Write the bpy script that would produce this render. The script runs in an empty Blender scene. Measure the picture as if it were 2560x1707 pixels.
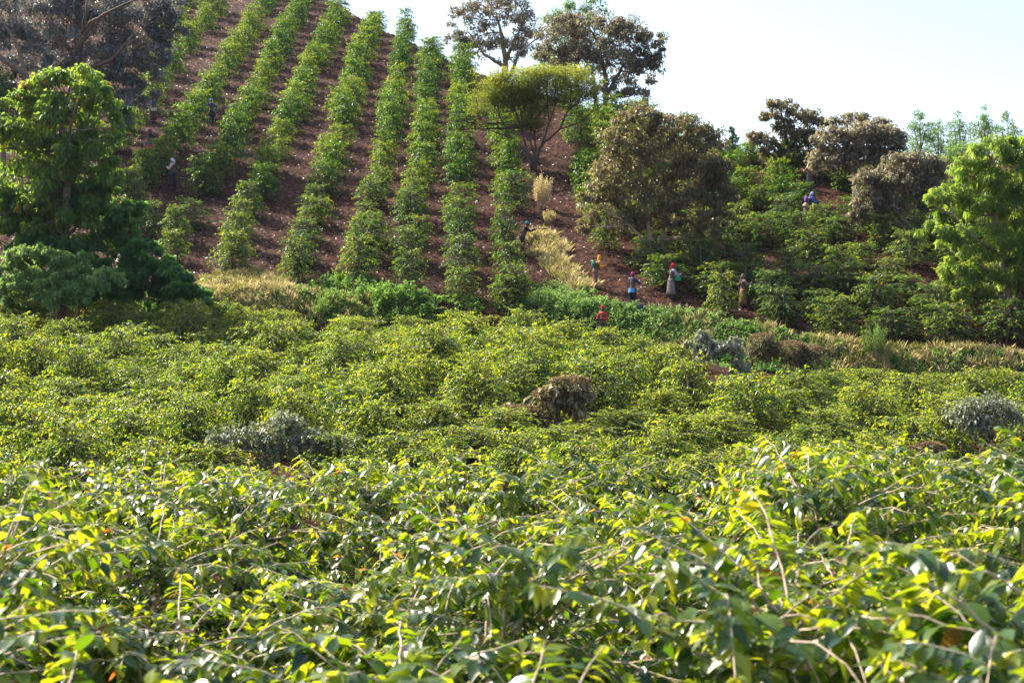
import bpy, math, random
import numpy as np
from mathutils import Vector, Matrix
random.seed(7)
rng = np.random.default_rng(7)
S = bpy.context.scene
C = S.collection
R = math.radians

# ------------------------------------------------------------ camera, sky, sun
FPX, HOR, CX = 3555.0, 900.0, 1280.0          # focal length in photo pixels, eye level row, centre column
cam_d = bpy.data.cameras.new('camera'); cam = bpy.data.objects.new('camera', cam_d); C.objects.link(cam)
cam.location = (0, 0, 0); cam.rotation_euler = (R(90), 0, 0)
cam_d.sensor_width = 36; cam_d.lens = 36*FPX/2560
cam_d.shift_y = (HOR-853.5)/2560
cam_d.clip_start = 0.1; cam_d.clip_end = 6000
cam_d.dof.use_dof = True; cam_d.dof.focus_distance = 75; cam_d.dof.aperture_fstop = 4.5
S.camera = cam

SUN_EL, SUN_AZ = 43.0, -56.0                   # azimuth measured from +Y towards +X
w = bpy.data.worlds.new('World'); S.world = w; w.use_nodes = True
nt = w.node_tree; bg = nt.nodes['Background']
sky = nt.nodes.new('ShaderNodeTexSky'); sky.sky_type = 'NISHITA'; sky.sun_disc = False
sky.sun_elevation = R(SUN_EL); sky.sun_rotation = R(SUN_AZ)
sky.air_density = 1.0; sky.dust_density = 2.0; sky.ozone_density = 1.0
nt.links.new(sky.outputs[0], bg.inputs[0]); bg.inputs[1].default_value = 0.135
sd = Vector((math.sin(R(SUN_AZ))*math.cos(R(SUN_EL)), math.cos(R(SUN_AZ))*math.cos(R(SUN_EL)), math.sin(R(SUN_EL))))
sl = bpy.data.lights.new('sun', 'SUN'); sl.energy = 5.0; sl.angle = R(0.5); sl.color = (1.0, 0.93, 0.82)
so = bpy.data.objects.new('sun', sl); C.objects.link(so); so.rotation_euler = sd.to_track_quat('Z', 'Y').to_euler()
S.view_settings.view_transform = 'Standard'; S.view_settings.look = 'None'
S.view_settings.exposure = 1.33; S.view_settings.gamma = 1.0
S.cycles.max_bounces = 6; S.cycles.diffuse_bounces = 3; S.cycles.glossy_bounces = 2
S.cycles.transmission_bounces = 4; S.cycles.transparent_max_bounces = 4; S.cycles.volume_bounces = 0
S.cycles.use_denoising = True

# ------------------------------------------------------------ terrain shape
A = 0.436
def sstep(a, b, t):
    t = np.clip((np.asarray(t, float)-a)/(b-a), 0, 1); return t*t*(3-2*t)
def base_y(x): return np.interp(x, [-60,-26,-0.6,8,14.7,24,60], [73,72.3,71.6,69.8,66.6,65,63])
def ridge_y(x): return np.interp(x, [-60,-40,-27.9,-7.2,4.6,15.7,28,60], [195,184,171,128,110,98,95,94])
def wob(x, y):
    return (np.sin(x*.31+y*.17)+np.sin(x*.13-y*.23+1.3)+.5*np.sin(x*.9+y*.6)+.4*np.sin(x*.7-y*1.1+2))*.12
def hz(x, y):
    x = np.asarray(x, float); y = np.asarray(y, float)
    near = -2.72-0.03*np.clip(y, -60, 40)
    by = base_y(x); top = A*by-28.4
    slope = np.interp(x, [-60,8,18,60], [.155,.155,.105,.105])
    mid = top-1.9-slope*(by-2.2-y)
    bank = mid+1.9*sstep(0, 1, (y-(by-2.6))/2.6)
    ry = ridge_y(x); rz = A*ry-28.4
    hill = A*y-28.4
    hill = np.minimum(hill, rz-0.10*(y-ry)*sstep(0, 6, y-ry))
    hill = np.maximum(hill, -12)
    lower = near+(mid-near)*sstep(15, 33, y)-1.3*np.exp(-((y-24)/5)**2)
    z = np.where(y < by-2.6, lower, np.where(y < by, np.minimum(bank, np.maximum(hill, mid+1.9)), hill))
    return z+wob(x, y)*sstep(20, 40, y)
def ray(px, py): return (px-CX)/FPX, (HOR-py)/FPX
def gp(px, py, y0=36, y1=190):                 # ground point seen at a photo pixel
    a, s = ray(px, py); ys = np.arange(y0, y1, .1)
    hit = np.nonzero(hz(a*ys, ys) >= s*ys)[0]
    y = ys[hit[0]] if len(hit) else y1
    return Vector((a*y, y, float(hz(a*y, y))))
def at(px, py, y):                              # point at depth y seen at a photo pixel
    a, s = ray(px, py); return Vector((a*y, y, s*y))

# ------------------------------------------------------------ materials
def newmat(name):
    m = bpy.data.materials.new(name); m.use_nodes = True; n = m.node_tree; n.nodes.clear()
    out = n.nodes.new('ShaderNodeOutputMaterial'); return m, n, out
def ramp(n, src, stops):
    r = n.nodes.new('ShaderNodeValToRGB'); el = r.color_ramp.elements
    while len(el) > 1: el.remove(el[-1])
    el[0].position = stops[0][0]; el[0].color = (*stops[0][1], 1)
    for p, c in stops[1:]:
        e = el.new(p); e.color = (*c, 1)
    n.links.new(src, r.inputs[0]); return r.outputs[0]
def leafmat(name, stops, tstops, trans=.45, rough=.38, spec=.5, objvar=.0):
    m, n, out = newmat(name)
    at_ = n.nodes.new('ShaderNodeAttribute'); at_.attribute_name = 'v'
    src = at_.outputs['Fac']
    if objvar:
        oi = n.nodes.new('ShaderNodeObjectInfo')
        ma = n.nodes.new('ShaderNodeMath'); ma.operation = 'MULTIPLY_ADD'
        sb = n.nodes.new('ShaderNodeMath'); sb.operation = 'SUBTRACT'; sb.inputs[1].default_value = .5
        n.links.new(oi.outputs['Random'], sb.inputs[0]); n.links.new(sb.outputs[0], ma.inputs[0])
        ma.inputs[1].default_value = objvar; n.links.new(src, ma.inputs[2]); src = ma.outputs[0]
    pb = n.nodes.new('ShaderNodeBsdfPrincipled'); pb.inputs['Roughness'].default_value = rough
    pb.inputs['Specular IOR Level'].default_value = spec
    n.links.new(ramp(n, src, stops), pb.inputs['Base Color'])
    tr = n.nodes.new('ShaderNodeBsdfTranslucent'); n.links.new(ramp(n, src, tstops), tr.inputs[0])
    mx = n.nodes.new('ShaderNodeMixShader'); mx.inputs[0].default_value = trans
    n.links.new(pb.outputs[0], mx.inputs[1]); n.links.new(tr.outputs[0], mx.inputs[2])
    n.links.new(mx.outputs[0], out.inputs[0]); return m
def plain(name, col, rough=.8, scale=20, var=.35, bump=.3, spec=.3):
    m, n, out = newmat(name)
    pb = n.nodes.new('ShaderNodeBsdfPrincipled'); pb.inputs['Roughness'].default_value = rough
    pb.inputs['Specular IOR Level'].default_value = spec
    tc = n.nodes.new('ShaderNodeTexCoord'); no = n.nodes.new('ShaderNodeTexNoise')
    no.inputs['Scale'].default_value = scale; no.inputs['Detail'].default_value = 6
    n.links.new(tc.outputs['Object'], no.inputs['Vector'])
    a = tuple(c*(1-var) for c in col); b = tuple(min(1, c*(1+var)) for c in col)
    n.links.new(ramp(n, no.outputs[0], [(.3, a), (.7, b)]), pb.inputs['Base Color'])
    if bump:
        bu = n.nodes.new('ShaderNodeBump'); bu.inputs['Strength'].default_value = bump; bu.inputs['Distance'].default_value = .05
        n.links.new(no.outputs[0], bu.inputs['Height']); n.links.new(bu.outputs[0], pb.inputs['Normal'])
    n.links.new(pb.outputs[0], out.inputs[0]); return m

M = {}
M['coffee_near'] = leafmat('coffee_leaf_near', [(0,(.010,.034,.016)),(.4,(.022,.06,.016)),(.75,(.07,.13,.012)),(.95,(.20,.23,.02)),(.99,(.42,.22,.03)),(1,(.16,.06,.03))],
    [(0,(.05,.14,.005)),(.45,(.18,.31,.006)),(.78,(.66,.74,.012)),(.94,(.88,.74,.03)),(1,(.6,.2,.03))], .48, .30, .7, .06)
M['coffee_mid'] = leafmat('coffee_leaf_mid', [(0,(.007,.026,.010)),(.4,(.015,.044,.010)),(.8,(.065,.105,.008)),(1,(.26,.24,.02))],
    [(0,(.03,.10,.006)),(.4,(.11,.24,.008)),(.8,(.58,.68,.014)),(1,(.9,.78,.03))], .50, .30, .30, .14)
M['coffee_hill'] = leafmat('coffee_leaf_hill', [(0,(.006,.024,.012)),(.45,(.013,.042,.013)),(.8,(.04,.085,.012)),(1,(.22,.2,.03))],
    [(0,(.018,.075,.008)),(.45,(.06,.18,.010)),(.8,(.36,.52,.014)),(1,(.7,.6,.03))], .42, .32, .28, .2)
M['creeper'] = leafmat('creeper_leaf', [(0,(.025,.07,.028)),(.6,(.05,.125,.04)),(1,(.10,.19,.045))],
    [(0,(.09,.25,.03)),(.6,(.22,.46,.05)),(1,(.40,.58,.06))], .48, .42, .5)
M['weed'] = leafmat('weed_leaf', [(0,(.05,.12,.04)),(.6,(.12,.23,.07)),(1,(.26,.36,.13))],
    [(0,(.16,.34,.05)),(.6,(.38,.56,.10)),(1,(.56,.70,.18))], .42, .45, .4)
M['vine_tree'] = leafmat('broad_leaf', [(0,(.018,.05,.022)),(.5,(.04,.10,.025)),(.9,(.09,.17,.025)),(.985,(.16,.2,.02)),(.995,(.4,.12,.02)),(1,(.4,.1,.02))],
    [(0,(.14,.28,.03)),(.5,(.34,.52,.045)),(.9,(.50,.60,.06)),(.985,(.6,.6,.03)),(.995,(.8,.25,.02)),(1,(.8,.2,.02))], .50, .36, .5)
M['bright_tree'] = leafmat('feather_leaf', [(0,(.03,.075,.022)),(.5,(.075,.14,.03)),(1,(.17,.24,.06))],
    [(0,(.20,.36,.03)),(.5,(.44,.62,.05)),(1,(.72,.82,.12))], .50, .38, .5)
M['brown_tree'] = leafmat('brown_leaf', [(0,(.065,.07,.05)),(.5,(.165,.14,.095)),(.85,(.28,.225,.155)),(1,(.42,.34,.25))],
    [(0,(.18,.18,.06)),(.5,(.42,.36,.18)),(1,(.6,.5,.27))], .38, .38, .55)
M['dark_tree'] = leafmat('dark_leaf', [(0,(.035,.043,.024)),(.5,(.12,.10,.055)),(.85,(.25,.19,.12)),(1,(.42,.33,.22))],
    [(0,(.12,.13,.025)),(.5,(.38,.31,.10)),(1,(.62,.50,.20))], .38, .34, .5)
M['grey_tree'] = leafmat('grey_leaf', [(0,(.07,.085,.085)),(.5,(.17,.175,.18)),(.85,(.36,.34,.34)),(1,(.46,.34,.2))],
    [(0,(.13,.15,.10)),(.5,(.26,.25,.20)),(1,(.45,.33,.14))], .33, .38, .6)
M['grey_shrub'] = leafmat('silver_leaf', [(0,(.07,.095,.06)),(.5,(.17,.19,.14)),(1,(.38,.37,.30))],
    [(0,(.14,.18,.06)),(.5,(.30,.34,.14)),(1,(.45,.42,.2))], .38, .45, .5)
M['seed_head'] = leafmat('seed_head', [(0,(.15,.09,.05)),(.5,(.27,.18,.11)),(1,(.42,.31,.2))],
    [(0,(.2,.12,.05)),(1,(.4,.28,.12))], .3, .7, .2)
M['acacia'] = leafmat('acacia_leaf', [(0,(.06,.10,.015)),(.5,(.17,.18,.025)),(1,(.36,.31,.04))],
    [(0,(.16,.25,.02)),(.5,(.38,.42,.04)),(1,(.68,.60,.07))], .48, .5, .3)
M['pale_tree'] = leafmat('pale_leaf', [(0,(.05,.10,.035)),(.5,(.09,.16,.05)),(1,(.16,.22,.08))],
    [(0,(.16,.3,.05)),(.5,(.28,.44,.08)),(1,(.4,.5,.14))], .45, .45, .4)
M['dry_grass'] = leafmat('dry_grass', [(0,(.16,.19,.04)),(.35,(.46,.38,.15)),(1,(.74,.60,.36))],
    [(0,(.32,.42,.05)),(.35,(.72,.60,.2)),(1,(.85,.70,.4))], .45, .6, .2)
M['green_grass'] = leafmat('green_grass', [(0,(.05,.11,.02)),(.6,(.12,.2,.03)),(1,(.3,.3,.08))],
    [(0,(.14,.32,.02)),(.6,(.3,.5,.04)),(1,(.55,.55,.1))], .45, .55, .3)
M['litter'] = leafmat('litter_leaf', [(0,(.035,.015,.010)),(.55,(.10,.046,.029)),(.85,(.20,.11,.075)),(1,(.36,.24,.17))],
    [(0,(.1,.05,.02)),(1,(.3,.18,.08))], .12, .45, .4)
M['twig'] = plain('twig_bark', (.46,.34,.24), .7, 30, .3, .2)
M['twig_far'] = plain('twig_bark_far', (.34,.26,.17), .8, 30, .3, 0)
M['bark'] = plain('tree_bark', (.17,.12,.085), .9, 6, .4, .6)
M['bark_pale'] = plain('pale_bark', (.30,.22,.14), .9, 6, .4, .6)
M['bark_dark'] = plain('dark_bark', (.08,.055,.04), .9, 6, .4, .6)
M['log'] = plain('log_wood', (.36,.28,.21), .8, 8, .4, .6)

def ground_mat():
    m, n, out = newmat('red_earth')
    pb = n.nodes.new('ShaderNodeBsdfPrincipled'); pb.inputs['Roughness'].default_value = .95
    pb.inputs['Specular IOR Level'].default_value = .15
    ge = n.nodes.new('ShaderNodeNewGeometry')
    def noise(sc, det):
        o = n.nodes.new('ShaderNodeTexNoise'); o.inputs['Scale'].default_value = sc; o.inputs['Detail'].default_value = det
        o.inputs['Roughness'].default_value = .65
        n.links.new(ge.outputs['Position'], o.inputs['Vector']); return o.outputs[0]
    fine = noise(2.2, 10); big = noise(.22, 4)
    c1 = ramp(n, fine, [(.3,(.018,.007,.004)),(.48,(.054,.019,.010)),(.62,(.105,.040,.021)),(.75,(.19,.09,.055))])
    mi = n.nodes.new('ShaderNodeMix'); mi.data_type = 'RGBA'; mi.blend_type = 'MULTIPLY'; mi.inputs[0].default_value = .6
    n.links.new(c1, mi.inputs[6]); n.links.new(ramp(n, big, [(.3,(.6,.55,.55)),(.7,(1.25,1.15,1.05))]), mi.inputs[7])
    n.links.new(mi.outputs[2], pb.inputs['Base Color'])
    bu = n.nodes.new('ShaderNodeBump'); bu.inputs['Strength'].default_value = .9; bu.inputs['Distance'].default_value = .25
    n.links.new(fine, bu.inputs['Height']); n.links.new(bu.outputs[0], pb.inputs['Normal'])
    n.links.new(pb.outputs[0], out.inputs[0]); return m
M['ground'] = ground_mat()

# ------------------------------------------------------------ mesh helpers
def nrm(a):
    a = np.asarray(a, float); return a/np.maximum(np.linalg.norm(a, axis=-1, keepdims=True), 1e-9)
class MB:
    """collects faces of mixed size, builds one mesh; v = per-face tint attribute"""
    def __init__(s): s.V = []; s.F = []; s.A = []; s.n = 0
    def add(s, V, F, v=0.5):
        V = np.asarray(V, float).reshape(-1, 3); F = np.asarray(F, int)
        s.V.append(V); s.F.append(F+s.n); s.n += len(V)
        s.A.append(np.broadcast_to(np.asarray(v, float), (len(F),)).copy())
    def mesh(s, name, mat, smooth=False):
        me = bpy.data.meshes.new(name)
        V = np.concatenate(s.V).astype(np.float32)
        loops = np.concatenate([f.ravel() for f in s.F]).astype(np.int32)
        tot = np.concatenate([np.full(len(f), f.shape[1]) for f in s.F]).astype(np.int32)
        st = np.concatenate([[0], np.cumsum(tot)[:-1]]).astype(np.int32)
        me.vertices.add(len(V)); me.vertices.foreach_set('co', V.ravel())
        me.loops.add(len(loops)); me.loops.foreach_set('vertex_index', loops)
        me.polygons.add(len(tot)); me.polygons.foreach_set('loop_start', st)
        try: me.polygons.foreach_set('loop_total', tot)
        except Exception: pass
        if smooth: me.polygons.foreach_set('use_smooth', np.ones(len(tot), bool))
        a = me.attributes.new('v', 'FLOAT', 'FACE'); a.data.foreach_set('value', np.concatenate(s.A).astype(np.float32))
        me.update(calc_edges=True); me.validate()
        me.materials.append(mat); return me
    def leaves(s, P, D, N, L, W, v, hi=False, droop=.25, fold=.25):
        P = np.asarray(P, float); n = len(P)
        if n == 0: return
        D = nrm(D); Sd = nrm(np.cross(D, N)); N = np.cross(Sd, D)
        L = np.broadcast_to(L, (n,))[:, None]; W = np.broadcast_to(W, (n,))[:, None]
        v = np.broadcast_to(v, (n,))
        if not hi:
            dn = np.array([0, 0, -1.])
            tip = P+D*L+dn*L*droop
            mid = P+D*L*.48
            lf = mid+Sd*W*.5+N*W*fold; rt = mid-Sd*W*.5+N*W*fold
            V = np.stack([P, lf, tip, rt], 1).reshape(-1, 3)
            i = np.arange(n)*4
            F = np.concatenate([np.stack([i, i+1, i+2], 1), np.stack([i, i+2, i+3], 1)])
            s.add(V, F, np.concatenate([v, v])); return
        ts = np.array([0, .12, .32, .55, .78, 1.]); ws = np.array([.04, .52, .98, .92, .52, .02])
        k = len(ts); dr = rng.uniform(.6, 1.5, (n, 1))*droop
        vs = []
        for t, q in zip(ts, ws):
            ctr = P+D*L*t+np.array([0, 0, -1.])*L*dr*t*t
            wv = .03*np.sin(t*19+P[:, :1]*40)*L
            vs += [ctr+Sd*W*.5*q+N*(W*fold*q+wv), ctr, ctr-Sd*W*.5*q+N*(W*fold*q-wv)]
        V = np.stack(vs, 1).reshape(-1, 3); i = np.arange(n)*3*k
        F = []
        for j in range(k-1):
            a = i+3*j
            F += [np.stack([a, a+1, a+4, a+3], 1), np.stack([a+1, a+2, a+5, a+4], 1)]
        s.add(V, np.concatenate(F), np.concatenate([v]*(2*(k-1))))
    def tube(s, pts, rad, sides=5, v=.5, cap=True):
        pts = np.asarray([tuple(p) for p in pts], float); m = len(pts)
        rad = np.broadcast_to(rad, (m,)) if np.ndim(rad) == 0 else np.asarray(rad, float)
        T = nrm(np.gradient(pts, axis=0)); up = np.array([0, 0, 1.]) if abs(T[0][2]) < .9 else np.array([1., 0, 0])
        V = []
        for i in range(m):
            a = nrm(np.cross(T[i], up)); b = np.cross(T[i], a)
            for q in range(sides):
                th = 2*math.pi*q/sides; V.append(pts[i]+rad[i]*(a*math.cos(th)+b*math.sin(th)))
        F = []
        for i in range(m-1):
            for q in range(sides):
                q2 = (q+1) % sides; F.append((i*sides+q, i*sides+q2, (i+1)*sides+q2, (i+1)*sides+q))
        s.add(V, F, v)
        if cap and sides in (5, 6, 8, 10, 12):
            s.F.append(np.array([[s.n-m*sides+q for q in range(sides)][::-1]])); s.A.append(np.array([float(v)]))
            s.F.append(np.array([[s.n-sides+q for q in range(sides)]])); s.A.append(np.array([float(v)]))
    def ellipsoid(s, c, r, nu=12, nv=8, v=.5, rot=None, z0=-1.0):
        c = np.array(c, float); V = []; F = []
        for j in range(nv+1):
            ph = math.asin(z0)+(math.pi/2-math.asin(z0))*j/nv
            for i in range(nu):
                th = 2*math.pi*i/nu
                p = Vector((math.cos(ph)*math.cos(th)*r[0], math.cos(ph)*math.sin(th)*r[1], math.sin(ph)*r[2]))
                if rot: p = rot @ p
                V.append(c+np.array(p))
        for j in range(nv):
            for i in range(nu):
                i2 = (i+1) % nu; F.append((j*nu+i, j*nu+i2, (j+1)*nu+i2, (j+1)*nu+i))
        s.add(V, F, v)

def link(name, me, parent=None, loc=None):
    o = bpy.data.objects.new(name, me); C.objects.link(o)
    if parent: o.parent = parent
    if loc is not None: o.location = loc
    return o
def tag(o, label, cat=None, group=None, kind=None):
    if label: o['label'] = label
    if cat: o['category'] = cat
    if group: o['group'] = group
    if kind: o['kind'] = kind
    return o
def empty(name, loc, rz=0, sc=1.0):
    o = bpy.data.objects.new(name, None); C.objects.link(o); o.empty_display_size = .3
    o.location = loc; o.rotation_euler = (0, 0, rz); o.scale = (sc, sc, sc) if np.ndim(sc) == 0 else sc
    return o
ORD = ['first','second','third','fourth','fifth','sixth','seventh','eighth','ninth','tenth','eleventh','twelfth','thirteenth',
       'fourteenth','fifteenth','sixteenth','seventeenth','eighteenth','nineteenth','twentieth']
def ordn(i):
    if i < 20: return ORD[i]
    return ['twenty','thirty','forty'][(i+1)//10-2]+('-'+ORD[(i+1) % 10-1] if (i+1) % 10 else 'th')

# ------------------------------------------------------------ ground sheet
def build_ground():
    xs = np.concatenate([-np.geomspace(2500, 62, 14), np.arange(-60, 60.01, .6), np.geomspace(62, 2500, 14)])
    ys = np.concatenate([-np.geomspace(2500, 12, 12), np.arange(-10, 200, .6), np.geomspace(202, 2800, 16)])
    X, Y = np.meshgrid(xs, ys); Z = hz(X, Y)
    micro = (np.sin(X*3.1+Y*1.7)*np.sin(Y*2.9-X*.8)+.6*np.sin(X*5.3-Y*4.1))*.05
    Z = Z+micro*(np.abs(X) < 60)*(Y > 30)*(Y < 190)
    nx, ny = len(xs), len(ys)
    V = np.stack([X, Y, Z], -1).reshape(-1, 3)
    i = (np.arange(ny-1)[:, None]*nx+np.arange(nx-1)[None]).ravel()
    mb = MB(); mb.add(V, np.stack([i, i+1, i+nx+1, i+nx], 1))
    o = link('ground', mb.mesh('ground', M['ground'], True)); o['kind'] = 'structure'
build_ground()

# ------------------------------------------------------------ coffee bushes
def coffee_mesh(seed, H=2.05, Rr=.95, nb=90, step=.09, L=.12, hi=False, shoots=0, sparse=.12, stems=3, sides=4, hang=.28, arch=.8, dome=None, spike=.6):
    g = np.random.default_rng(seed); rd = random.Random(seed)
    fol = MB(); wood = MB(); st = []
    for k in range(stems):
        a = rd.uniform(0, 6.28); lean = rd.uniform(.12, .38)*Rr
        tip = np.array([math.cos(a)*lean, math.sin(a)*lean, H*rd.uniform(.9, 1.0)])
        base = np.array([math.cos(a)*.08, math.sin(a)*.08, -.15])
        pts = [base+(tip-base)*t+np.array([math.sin(t*5+k), math.cos(t*4+k), 0])*.03 for t in np.linspace(0, 1, 7)]
        wood.tube(pts, np.linspace(.035, .01, 7), 5); st.append(np.array(pts))
    P = []; D = []; N = []; LL = []; VV = []
    NSEG = 10 if hi else 6
    def put(pts, young, dens=1.0):
        pts = np.array(pts); seg = np.diff(pts, axis=0); ln = np.linalg.norm(seg, axis=1).sum()
        k = max(3, int(ln/step)); tt = np.linspace(.08, 1, k)
        idx = np.minimum((tt*(len(pts)-1)).astype(int), len(pts)-2); fr = tt*(len(pts)-1)-idx
        q = pts[idx]+seg[idx]*fr[:, None]; d = nrm(seg[idx])
        for j in range(k):
            side = nrm(np.cross(d[j], [0, 0, 1.])+g.normal(0, .25, 3))
            for sg in (-1, 1):
                if g.random() > dens: continue
                dd = d[j]*.55+side*sg*.75+np.array([0, 0, -hang])+g.normal(0, .28, 3)
                P.append(q[j]); D.append(dd); N.append(np.array([0, 0, 1.])+g.normal(0, .35, 3)+d[j]*.2)
                LL.append(L*g.uniform(.6, 1.15)*(1-.3*(tt[j] > .9)))
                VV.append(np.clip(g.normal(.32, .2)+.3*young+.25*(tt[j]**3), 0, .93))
        # tip cluster
        for _ in range(3):
            P.append(q[-1]); D.append(d[-1]*.8+g.normal(0, .5, 3)); N.append(np.array([0, 0, 1.])+g.normal(0, .4, 3))
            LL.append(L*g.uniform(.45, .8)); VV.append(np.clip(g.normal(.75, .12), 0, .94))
    for b in range(nb):
        u = (b+.5)/nb; u = .1+.9*u**.85
        s_ = st[rd.randrange(stems)]; p0 = s_[0]+(s_[-1]-s_[0])*u
        prof = math.sqrt(max(0, 1-((u-.40)/.64)**2))*1.08+.06
        if dome: prof = math.sqrt(max(0, 1-((u-.25)/.77)**2))*1.08+.04
        az = b*2.399+rd.uniform(-.5, .5)
        lb = Rr*prof*rd.uniform(.7, 1.18)
        up = rd.uniform(.3, .75)+(spike if u > .82 else 0); dr = rd.uniform(.5, .95)*arch
        h = np.array([math.cos(az), math.sin(az), 0])
        pts = [p0+h*lb*t+np.array([0, 0, 1])*lb*(up*t-dr*t*t)+g.normal(0, .006 if hi else .012, 3) for t in np.linspace(0, 1, NSEG)]
        for p in pts: p[2] = max(p[2], .05)
        wood.tube(pts, np.linspace(.008 if hi else .012, .003, NSEG), sides if hi else 3, cap=False)
        dens = .35 if rd.random() < sparse else .95
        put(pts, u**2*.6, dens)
        if rd.random() < .5:      # side twig
            q0 = pts[NSEG//2]; a2 = az+rd.choice((-1, 1))*rd.uniform(.5, 1.0); h2 = np.array([math.cos(a2), math.sin(a2), 0])
            p2 = [q0+h2*lb*.5*t+np.array([0, 0, 1])*lb*.5*(.4*t-.8*t*t) for t in np.linspace(0, 1, 4)]
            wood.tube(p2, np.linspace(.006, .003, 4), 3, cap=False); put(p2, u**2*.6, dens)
    for k in range(shoots):
        az = rd.uniform(-1.0, 1.2); u = rd.uniform(.55, .95)
        s_ = st[rd.randrange(stems)]; p0 = s_[0]+(s_[-1]-s_[0])*u
        h = np.array([math.cos(az), math.sin(az)*.7, 0]); lb = rd.uniform(.6, 1.15)
        pts = [p0+h*lb*t*.8+np.array([0, 0, 1])*lb*(.62*t-.12*t*t)+g.normal(0, .005, 3) for t in np.linspace(0, 1, 9)]
        wood.tube(pts, np.linspace(.010, .004, 9), 5, cap=False)
        put(pts[3:], .9, rd.choice((.3, .6, .9)))
    VV = np.array(VV)
    if hi:
        r = g.random(len(VV)); VV = np.minimum(VV, .9); VV[r < .004] = .99; VV[(r > .004) & (r < .007)] = 1.0
    LL = np.array(LL)
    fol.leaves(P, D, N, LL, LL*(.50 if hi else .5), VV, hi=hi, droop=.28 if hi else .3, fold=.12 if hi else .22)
    return fol, wood

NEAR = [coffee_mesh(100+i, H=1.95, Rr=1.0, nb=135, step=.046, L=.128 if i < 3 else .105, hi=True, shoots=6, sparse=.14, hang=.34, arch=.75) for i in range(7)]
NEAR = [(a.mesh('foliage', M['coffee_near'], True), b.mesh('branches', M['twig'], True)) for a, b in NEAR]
MIDM = [coffee_mesh(200+i, H=2.0, Rr=1.30, nb=165, step=.11, L=.14, dome=1, spike=.35, hang=.12, arch=.7, sparse=.12, stems=4) for i in range(6)]
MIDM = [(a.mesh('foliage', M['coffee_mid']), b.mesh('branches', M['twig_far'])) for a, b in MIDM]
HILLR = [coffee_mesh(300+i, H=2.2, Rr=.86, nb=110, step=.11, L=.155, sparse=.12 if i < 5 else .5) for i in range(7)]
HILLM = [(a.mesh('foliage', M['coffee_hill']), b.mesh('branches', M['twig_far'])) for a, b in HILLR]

GB = 'coffee bushes of the plantation'
def place_bush(mesh, loc, rz, sc, label):
    t = tag(empty('coffee_bush', loc, rz, sc), label, 'coffee bush', GB)
    link('foliage', mesh[0], t); link('branches', mesh[1], t)
    return t

# near bushes
rn = random.Random(5)
lines = []
for li, y in enumerate([3.9, 5.7, 7.5, 9.4, 11.3, 13.2, 15.0]):
    row = []
    half = .37*y+.9; n = int(2*half/1.75)+1
    for k in range(n):
        x = -half+(k+.5)*2*half/n+rn.uniform(-.25, .25); yy = y+rn.uniform(-.3, .3)
        row.append((x, yy))
    lines.append(row)
names = ['closest','second','third','fourth','fifth','sixth','seventh']
for li, row in enumerate(lines):
    for k, (x, y) in enumerate(sorted(row)):
        px = CX+FPX*x/y
        top_py = np.interp(px, [-200, 0, 250, 500, 900, 1280, 1600, 1900, 2120, 2300, 2560, 2800],
                           [1185, 1185, 1215, 1250, 1250, 1255, 1235, 1195, 1130, 1180, 1150, 1150])
        # the line of tops recedes to the silhouette row; nearer bushes stay lower in the frame
        ztop = -(top_py-HOR)/FPX*max(y, 10.2 if px > 1800 else 11.5)
        ztop = max(ztop, -1.15) if y > 9 else min(ztop, -.62)
        if y < 6.5: ztop = min(ztop, -.74)
        g0 = float(hz(x, y)); sz = (ztop-g0)/2.04*rn.uniform(.88, 1.05)
        place_bush(NEAR[rn.randrange(3) if li < 1 or (li == 1 and rn.random() < .5) else rn.randrange(3, 7)], (x, y, g0), rn.uniform(-.6, .6)+(3.14 if rn.random() < .25 else 0), (1, 1, sz),
                   f'large-leaved coffee bush in near foreground, {ordn(k)} from left in {names[li]} line from viewer')

# middle field and hill: candidates, then the 300 largest are individuals
cand = []
def vis_area(x, y, wid, seg): return wid*FPX/y*seg
li = 0; dy = 0.0
while True:
    yc = -3.6-dy
    row = []
    for k in range(-16, 17):
        x = (k+.5*(li % 2))*2.75+rn.uniform(-.5, .5); y = float(base_y(x))+yc+rn.uniform(-.55, .55)
        px = CX+FPX*x/y
        if y < 35 or px < -60 or px > 2620: continue
        if 1670 < px < 1800 and 56 < y < 61: continue
        row.append((x, y))
    row.sort()
    for k, (x, y) in enumerate(row):
        cand.append(dict(x=x, y=y, sc=rn.uniform(.82, 1.12), sz=rn.uniform(.66, 1.14), kind='mid', s=vis_area(x, y, 2.7, 34),
            label=f'leafy coffee bush in dense lower field, {ordn(k)} from left in {ordn(li)} line below bank'))
    li += 1; dy += 2.75
    if dy > 32: break
ROWS = [((395,125),(478,-30)), ((285,350),(545,10)), ((290,560),(690,-25)), ((432,612),(790,-60)), ((563,632),(850,20)), ((731,663),(940,45)),
        ((895,655),(1023,65)), ((1020,662),(1084,95)), ((1143,690),(1160,115)), ((1281,700),(1250,250)), ((1528,680),(1428,262))]
def ctr(px, py):
    a, s = ray(px, py); y = 27.3/(A-s); return a*y, y
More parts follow.
